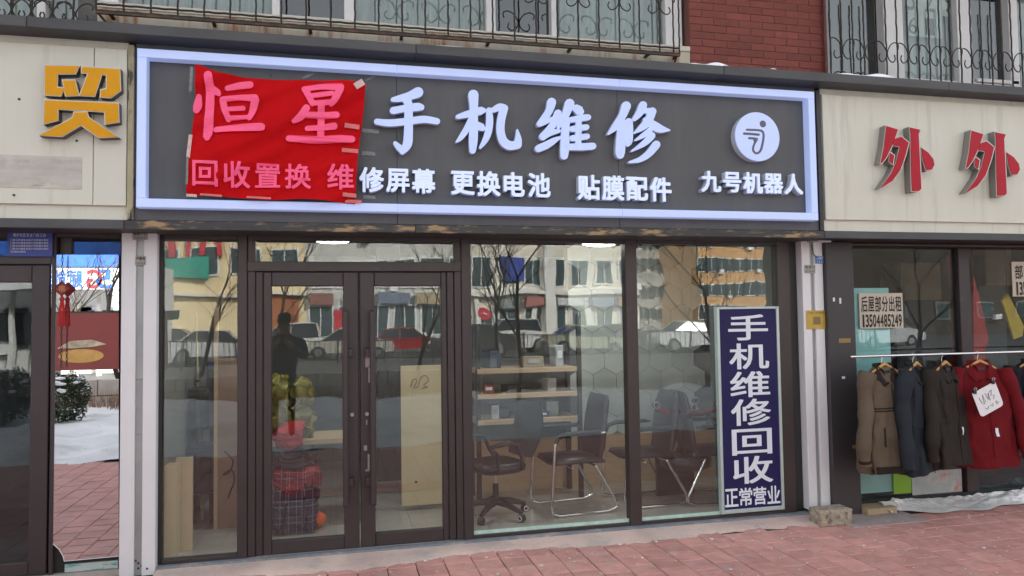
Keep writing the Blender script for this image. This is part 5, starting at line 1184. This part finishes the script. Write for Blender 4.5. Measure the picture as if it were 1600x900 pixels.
for k, (pa, pc_, cc_) in enumerate(((775, 812, (.2, .24, .22)), (820, 850, (.36, .15, .13)), (872, 915, (.5, .5, .52)), (925, 960, (.2, .23, .32)), (965, 996, (.4, .2, .14)))):
    B().box(bx(pa, dB), bx(pc_, dB), -dB-.26, -dB+.15, 2.65, 3.35).build('fascia_board', mat('street_fascia_b%d' % k, cc_, .5), b3)
block('white-grey apartment tower seen in the right panes', bx(985, 84), bx(1090, 84), -84, 34, WHF, 9, 9, 1.5, 3.1, 1.4, 1.5)
block('tan apartment tower with many windows seen in the right pane', bx(1092, 74), bx(1250, 74), -74, 32, TANF, 11, 9, 1.5, 2.9, 1.3, 1.4)
block('long low brown building reflected in the clothes shop window', bx(1300, 48), bx(1750, 48), -48, 10, mat('brown_facade', (.055, .043, .034), .8, var=.4, scale=.4), 7, 1, 1.5, 3, 1.2, 1.2, frame=mat('dull_frame', (.2, .19, .18), .6))
block('long white building behind the red street hoarding', bx(-260, 24), bx(170, 24), -24.5, 4.6, WHF, 8, 1, 1.1, 3, 1.6, 1.2)
# 5G shop fascia seen in the mirror
d5 = 22.0
f5 = thing('street_fascia', 'white street fascia with blue top band and large 5G lettering', 'sign', (bx(110, d5), -d5, 2.2))
za, zb_, zc_ = RW(130, 452, d5).z, RW(130, 417, d5).z, RW(130, 390, d5).z
B().box(bx(-120, d5), bx(196, d5), -d5-1.2, -d5, za, zb_).build('white_band', mat('fascia_white', (.75, .75, .75), .5), f5); B().box(bx(-120, d5), bx(196, d5), -d5-1.2, -d5+.06, zb_, zc_+.6).build('blue_band', mat('fascia_blue', (.03, .13, .55), .5), f5)
for k in range(9): B().box(bx(-110+k*36, d5)-.06, bx(-110+k*36, d5)+.06, -d5-1.1, -d5-.9, -.02, za).build('fascia_post', WHF, f5)
for ch_, px, m_, sz in (('5', 164, MATS['fascia_blue'], .62), ('G', 149, MATS['street_red'], .62), ('赋', 118, MATS['fascia_blue'], .60), ('能', 92, MATS['fascia_blue'], .60), ('未', 66, MATS['fascia_blue'], .6)):
    q = RW(px, 436, d5); o = char(ch_, q.x, q.z, sz*.75, sz, -d5+.02, 0, .02, m_, f5, em=False); wflip(o)
# red hoarding
dH = 11.2
h1 = thing('street_hoarding', 'red street hoarding with a pale food picture behind the snow', 'billboard', (bx(130, dH), -dH, 0))
B().box(bx(80, dH), bx(260, dH), -dH-.08, -dH, RW(130, 578, dH).z, RW(130, 489, dH).z).build('panel', mat('hoarding_red', (.24, .055, .052), .5, var=.1, scale=1), h1)
q = RW(128, 556, dH); el = [(q.x+.42*math.cos(k*math.pi/16), q.z+.14*math.sin(k*math.pi/16)) for k in range(32)]; B().poly(el, -dH+.003, -dH+.006).build('dish_print', mat('hoarding_gold', (.55, .33, .10), .5, var=.3, scale=3), h1)
q = RW(128, 540, dH); B().poly([(q.x-.45, q.z-.05), (q.x-.2, q.z+.10), (q.x+.2, q.z+.12), (q.x+.48, q.z+.02), (q.x+.2, q.z-.03), (q.x-.1, q.z-.05)], -dH+.008, -dH+.012).build('picture_print', mat('hoarding_picture', (.45, .38, .28), .5, var=.6, scale=6), h1)
for px in (90, 190, 250): B().box(bx(px, dH)-.04, bx(px, dH)+.04, -dH-.16, -dH-.081, -.02, RW(130, 500, dH).z).build('post', GREYCH, h1)
B().box(bx(60, dH), bx(270, dH), -dH-.5, -dH-.2, 1.82, 2.02).build('green_awning_edge', mat('dark_green', (.02, .07, .05), .6), h1)
# low block wall under the hoarding
t = thing('block_wall', 'low grey wall of large blocks behind the snow', 'wall', (bx(130, dH), -dH+.25, 0))
for k in range(16):
    for j in range(2): B().bev(-7.2+k*.72+(j*.36), -7.2+k*.72+(j*.36)+.70, -dH+.1, -dH+.4, .0+j*.32, .30+j*.32, .01).build('block', CONC, t)
# foliage scatter
def leaves(b, c, rx, ry, rz_, n, s, rnd, shell=.55):
    for _ in range(n):
        d = Vector((rnd.gauss(0, 1), rnd.gauss(0, 1), rnd.gauss(0, 1))).normalized(); q = shell+(1-shell)*rnd.random()**.5; q *= 1+.13*math.sin(d.x*7+d.z*5)+.1*math.sin(d.y*9)
        p = Vector((c[0]+d.x*rx*q, c[1]+d.y*ry*q, c[2]+d.z*rz_*q)); u_ = Vector((rnd.gauss(0, 1), rnd.gauss(0, 1), rnd.gauss(0, 1))).normalized()*s; v_ = u_.orthogonal()*rnd.uniform(.4, .8)
        b.add([p-u_, p+v_*.5, p+u_, p-v_*.5], [(0, 1, 2, 3)])
rl = random.Random(11)
LEAF = mat('evergreen_leaf', (.045, .075, .035), .6, var=.5, scale=3); TWIG = mat('twig_brown', (.13, .085, .06), .8, var=.4, scale=4)
def bush(label, px, pyb, d, r_, h_):
    q = RW(px, pyb, d); t = thing('round_bush', label, 'bush', (q.x, q.y, 0), 'evergreen bushes in the snow')
    b = B(); leaves(b, (q.x, q.y, h_/2+.08), r_, r_, h_/2, 3200, .035, rl); b.build('foliage', LEAF, t)
    B().tube([(q.x, q.y, .0), (q.x+.02, q.y, h_*.6)], [.04, .015], 7).build('stem', TWIG, t)
    for k in range(16):
        a = rl.uniform(0, 6.3); e = rl.uniform(.15, 1.2); c_ = (q.x+math.cos(a)*math.cos(e)*r_*.95, q.y+math.sin(a)*math.cos(e)*r_*.95, h_/2+.08+math.sin(e)*h_*.5-.02)
        B().loft(blob(c_, rl.uniform(.04, .09), rl.uniform(.04, .09), .05, k, 10, 5)).build('snow_clump', SNOW, t)
bush('round evergreen bush with snow clumps seen in the mirror', 101, 652, 8.0, .36, .86)
bush('evergreen bush with snow seen in the left door glass', 8, 650, 8.6, .42, .9)
b = B()
for k in range(5200):
    x = rl.uniform(-9, 16); p = Vector((x, -10.7+rl.uniform(-.25, .25), .05)); q = p+Vector((rl.gauss(0, .07), rl.gauss(0, .07), rl.uniform(.2, .55))); s_ = Vector((.006, 0, 0)); b.add([p-s_, p+s_, q], [(0, 1, 2)])
b.build('dry_hedge', mat('dry_stems', (.24, .15, .10), .8, var=.4, scale=3), None, 'low dry brown hedge along the far edge of the snow', 'hedge', kind='stuff')
# bare trees
BARK = mat('bark', (.085, .07, .06), .85, var=.4, scale=5, bump=.4, bscale=20)
def tree(label, px, d, h_, seed, lean=(0, 0)):
    rnd = random.Random(seed); q = RW(px, 560, d); t = thing('bare_tree', label, 'tree', (q.x, q.y, 0), 'bare winter trees along the snow bank'); tr = B(); cr = B()
    def grow(p, dirv, L, r_, lev):
        n = 4; pts_ = [p]; rs = [r_]; dv = dirv.copy()
        for i in range(n):
            dv = (dv+Vector((rnd.gauss(0, .10), rnd.gauss(0, .10), rnd.gauss(0, .05)+.03))).normalized(); pts_.append(pts_[-1]+dv*L/n); rs.append(r_*(1-.42*(i+1)/n))
        (tr if lev == 0 else cr).tube(pts_, rs, 8 if lev == 0 else 5 if lev < 3 else 3, cap=False)
        if lev >= 4: return
        k = (5, 5, 4, 4)[lev]
        for i in range(k):
            at_ = pts_[-1] if i < 2 else pts_[rnd.choice((2, 3))]; a = rnd.uniform(0, 6.28); sp_ = rnd.uniform(.35, .95)
            nd = (dv+Vector((math.cos(a), math.sin(a), .15))*sp_).normalized(); grow(at_, nd, L*rnd.uniform(.52, .72), rs[-1]*rnd.uniform(.55, .8), lev+1)
    grow(Vector((q.x, q.y, -.05)), Vector((lean[0], lean[1], 1)).normalized(), h_*.42, .055, 0)
    tr.build('trunk', BARK, t); cr.build('crown', BARK, t)
for i, (px, d, h_, ln, lab) in enumerate(((778, 11.5, 6.0, (-.02, 0), 'bare tree reflected left in the middle pane'), (812, 9.6, 6.4, (-.08, 0), 'leaning bare tree reflected beside another in the middle pane'), (1118, 9.2, 5.6, (-.16, 0), 'bare leaning tree reflected beside the blue lightbox'), (300, 12, 6, (.05, 0), 'bare tree reflected in the leftmost pane of the main shop'), (655, 12, 5.4, (0, 0), 'bare tree reflected in the right door leaf'), (197, 11.8, 6.0, (-.02, 0), 'bare tree at the right edge of the mirror image'), (66, 12.5, 5.0, (.2, 0), 'slanting bare tree crossing the mirror image'), (1440, 10.5, 6, (.1, 0), 'bare tree reflected in the clothes shop window'), (420, 13.5, 5.8, (.15, 0), 'bare tree reflected in the left door leaf'))):
    tree(lab, px, d, h_, 20+i, ln)
# railing
yr_ = -26.0
rg = thing('street_railing', 'black iron railing between the snow and the parked cars', 'railing', (6, yr_, 0))
for z_ in (.12, .98): B().box(-8, 26, yr_-.02, yr_+.02, z_, z_+.05).build('rail', BLACKM, rg)
pk = B().box(-.012, .012, -.012, .012, .17, .98); pme = bpy.data.meshes.new('picket'); pme.from_pydata(pk.v, [], pk.f); pme.materials.append(BLACKM)
for k in range(170):
    o = bpy.data.objects.new('picket', pme); COL.objects.link(o); o.parent = rg; o.location = Vector((-7.9+k*.2, yr_, 0))-WL[rg]
for k in range(18): B().box(-8.03+k*2-.03, -8.03+k*2+.03, yr_-.03, yr_+.03, -.02, 1.08).build('post', BLACKM, rg)
# parked cars
CG = mat('car_glass', (.02, .025, .03), .05); TYRE = mat('tyre', (.02, .02, .02), .8); HL = mat('headlight', (.7, .72, .75), .1); TLM = mat('tail_light', (.35, .01, .01), .2); RIM = mat('rim', (.45, .45, .46), .3, metal=.8)
def car(label, x, y, col, suv=False, flip=False):
    t = thing('parked_car', label, 'car', (0, 0, 0), 'cars parked across the street'); pm = mat('paint_%s' % label[:14].replace(' ', '_'), col, .25, var=.03, coat=.6); hz = .18 if suv else 0
    prof = [(-2.15, .35), (-2.2, .62), (-2.08, .82+hz*.4), (-1.15, .96+hz*.5), (1.45, .98+hz*.5), (2.1, .93+hz*.5), (2.2, .62), (2.15, .34), (1.72, .30), (1.62, .52), (1.35, .62), (1.08, .52), (.98, .28), (-.98, .28), (-1.08, .52), (-1.35, .62), (-1.62, .52), (-1.72, .30)]
    wd = [(.80, 0), (.88, .10), (.88, .9), (.80, 1)]
    B().poly(prof, -.84, .84).build('body', pm, t)
    def crg(s_, zz, ins): return [(a*s_+off, yy, zz) for a, off, yy in ((-1, 0, -.80+ins), (1, 0, -.80+ins), (1, 0, .80-ins), (-1, 0, .80-ins))]
    cb = B(); r0 = [(-1.22, -.80), (1.62 if suv else 1.5, -.80), (1.62 if suv else 1.5, .80), (-1.22, .80)]; r1 = [(-.52, -.62), (1.42 if suv else .85, -.62), (1.42 if suv else .85, .62), (-.52, .62)]
    z0, z1 = .96+hz*.5, 1.44+hz*1.6
    cb.loft([[(a, b_, z0) for a, b_ in r0], [(a, b_, z1) for a, b_ in r1]], False).build('glasshouse', CG, t)
    B().loft([[(a*.98, b_*.98, z1+.001) for a, b_ in r1], [(a*.85, b_*.8, z1+.05) for a, b_ in r1]], False).build('roof', pm, t)
    for i_ in range(4): B().tube([(r0[i_][0], r0[i_][1]*1.0, z0), (r1[i_][0], r1[i_][1], z1+.01)], .02, 5).build('roof_pillar', pm, t)
    for s_ in (-1, 1): B().tube([(.2, s_*.80, z0), (.2, s_*.63, z1)], .018, 5).build('roof_pillar', pm, t)
    for wx in (-1.35, 1.35):
        for s_ in (-1, 1):
            wh = B().cyl((wx, s_*.68, .32), (0, s_, 0), .32, .18, 18).build('wheel', TYRE, t); B().cyl((wx, s_*.861, .32), (0, s_, 0), .20, .01, 14).build('rim', RIM, wh)
    for s_ in (-1, 1):
        B().bev(-2.20, -2.02, s_*.60-.17, s_*.60+.17, .64, .78, .02).build('headlight', HL, t); B().bev(2.04, 2.2, s_*.62-.16, s_*.62+.16, .68, .84, .02).build('tail_light', TLM, t)
    t.location = (x, y, -.02); t.rotation_euler.z = (math.pi if flip else 0)+R(random.uniform(-4, 4))
cols = [(.04, .04, .045), (.6, .6, .6), (.02, .022, .03), (.55, .55, .56), (.68, .68, .68), (.38, .36, .32), (.30, .015, .02), (.05, .05, .055), (.62, .62, .62), (.34, .35, .28), (.10, .10, .11), (.6, .6, .62), (.03, .04, .08), (.64, .63, .6), (.25, .26, .27), (.5, .5, .52)]
names = ['black', 'white', 'dark navy', 'silver', 'bright white', 'beige', 'red', 'charcoal', 'pearl white', 'olive grey', 'graphite', 'pale silver', 'midnight blue', 'ivory', 'mid grey', 'light grey']
for i in range(16):
    sv_ = i in (1, 4, 8, 13); car('%s %s parked in the %s row across the street' % (names[i], 'sport utility car' if sv_ else 'saloon car', 'nearer' if i % 2 else 'farther'), -14.5+i*3.0, -31.0 if i % 2 else -35.0, cols[i], sv_, i % 3 == 0)
# red mat on the pavement whose reflection shows in the doors
B().box(-.55, 1.05, -2.22, -1.84, .003, .012).build('red_mat', mat('red_carpet', (.42, .012, .012), .9, bump=.2, bscale=200), None, 'red strip of carpet lying on the pavement in front of the door', 'mat')
# passer-by standing next to the photographer, seen in the left door leaf
px_ = W(443, 560, 5.75).x; py_ = -5.85
pe = thing('person', 'person in dark cap and navy jacket reflected in the left door leaf', 'person', (px_, py_, .05))
me = bpy.data.meshes.new('body'); J = [(0,0,.95),(0,.0,1.18),(0,.01,1.38),(0,.02,1.50),(0,.03,1.62),(0,.03,1.72), (.24,.0,1.37),(.30,.14,1.16),(.12,.34,1.34),(.07,.42,1.42), (-.24,.0,1.37),(-.30,.14,1.16),(-.12,.34,1.34),(-.07,.42,1.42), (.10,0,.90),(.11,.02,.50),(.11,-.02,.10),(.12,.12,.05), (-.10,0,.90),(-.11,.02,.50),(-.11,-.02,.10),(-.12,.12,.05)]
E_ = [(0,1),(1,2),(2,3),(3,4),(4,5),(2,6),(6,7),(7,8),(8,9),(2,10),(10,11),(11,12),(12,13),(0,14),(14,15),(15,16),(16,17),(0,18),(18,19),(19,20),(20,21)]
RD = [.21,.225,.235,.075,.10,.09, .125,.095,.07,.045, .125,.095,.07,.045, .11,.08,.06,.05, .11,.08,.06,.05]
me.from_pydata(J, E_, []); o = bpy.data.objects.new('tmp', me); COL.objects.link(o); md = o.modifiers.new('s', 'SKIN'); o.modifiers.new('d', 'SUBSURF').levels = 2
for i, r_ in enumerate(RD): me.skin_vertices[0].data[i].radius = (r_, r_*.75)
me.skin_vertices[0].data[0].use_root = True
bpy.context.view_layer.update(); m2 = bpy.data.meshes.new_from_object(o.evaluated_get(bpy.context.evaluated_depsgraph_get())); bpy.data.objects.remove(o)
SKIN = mat('skin', (.42, .24, .17), .6); NAVY = mat('navy_parka', (.05, .065, .10), .8); TROU = mat('dark_trousers', (.03, .03, .035), .85)
m2.materials.clear()
for m_ in (NAVY, TROU, SKIN, BLKPL): m2.materials.append(m_)
for p in m2.polygons:
    c = p.center; p.use_smooth = True; p.material_index = 1 if c.z < .88 and abs(c.z) > .12 else 3 if c.z <= .12 else 2 if (c.z > 1.52 or c.y > .38) else 0
bo = bpy.data.objects.new('body', m2); COL.objects.link(bo); bo.parent = pe
def ppart(b, n, m_): o = b.build(n, m_); o.parent = pe; return o
b = B().loft([[(math.cos(k*math.pi/8)*r_, .03+math.sin(k*math.pi/8)*r_*1.1, z_) for k in range(16)] for r_, z_ in ((.104, 1.68), (.108, 1.73), (.09, 1.79), (.04, 1.82))]); b.box(-.08, .08, .10, .21, 1.685, 1.70); ppart(b, 'cap', BLKPL)
ppart(B().box(-.04, .04, .46, .47, 1.36, 1.52), 'phone', BLKPL)
b = B(); b.tube([(0, .115, 1.65), (0, .145, 1.60)], [.012, .018], 6); ppart(b, 'nose', SKIN)
for s_ in (-1, 1):
    ppart(B().cyl((s_*.035, .112, 1.655), (0, 1, 0), .012, .008, 8), 'eye', BLKPL)
    for k in range(5):
        a = (k-1.5)*.02; ppart(B().tube([(s_*.07, .42, 1.41+a), (s_*.045, .475, 1.42+a), (s_*.01, .478, 1.42+a)] if k < 4 else [(s_*.07, .42, 1.45), (s_*.03, .45, 1.48), (s_*.01, .452, 1.50)], .009, 6), 'finger', SKIN)
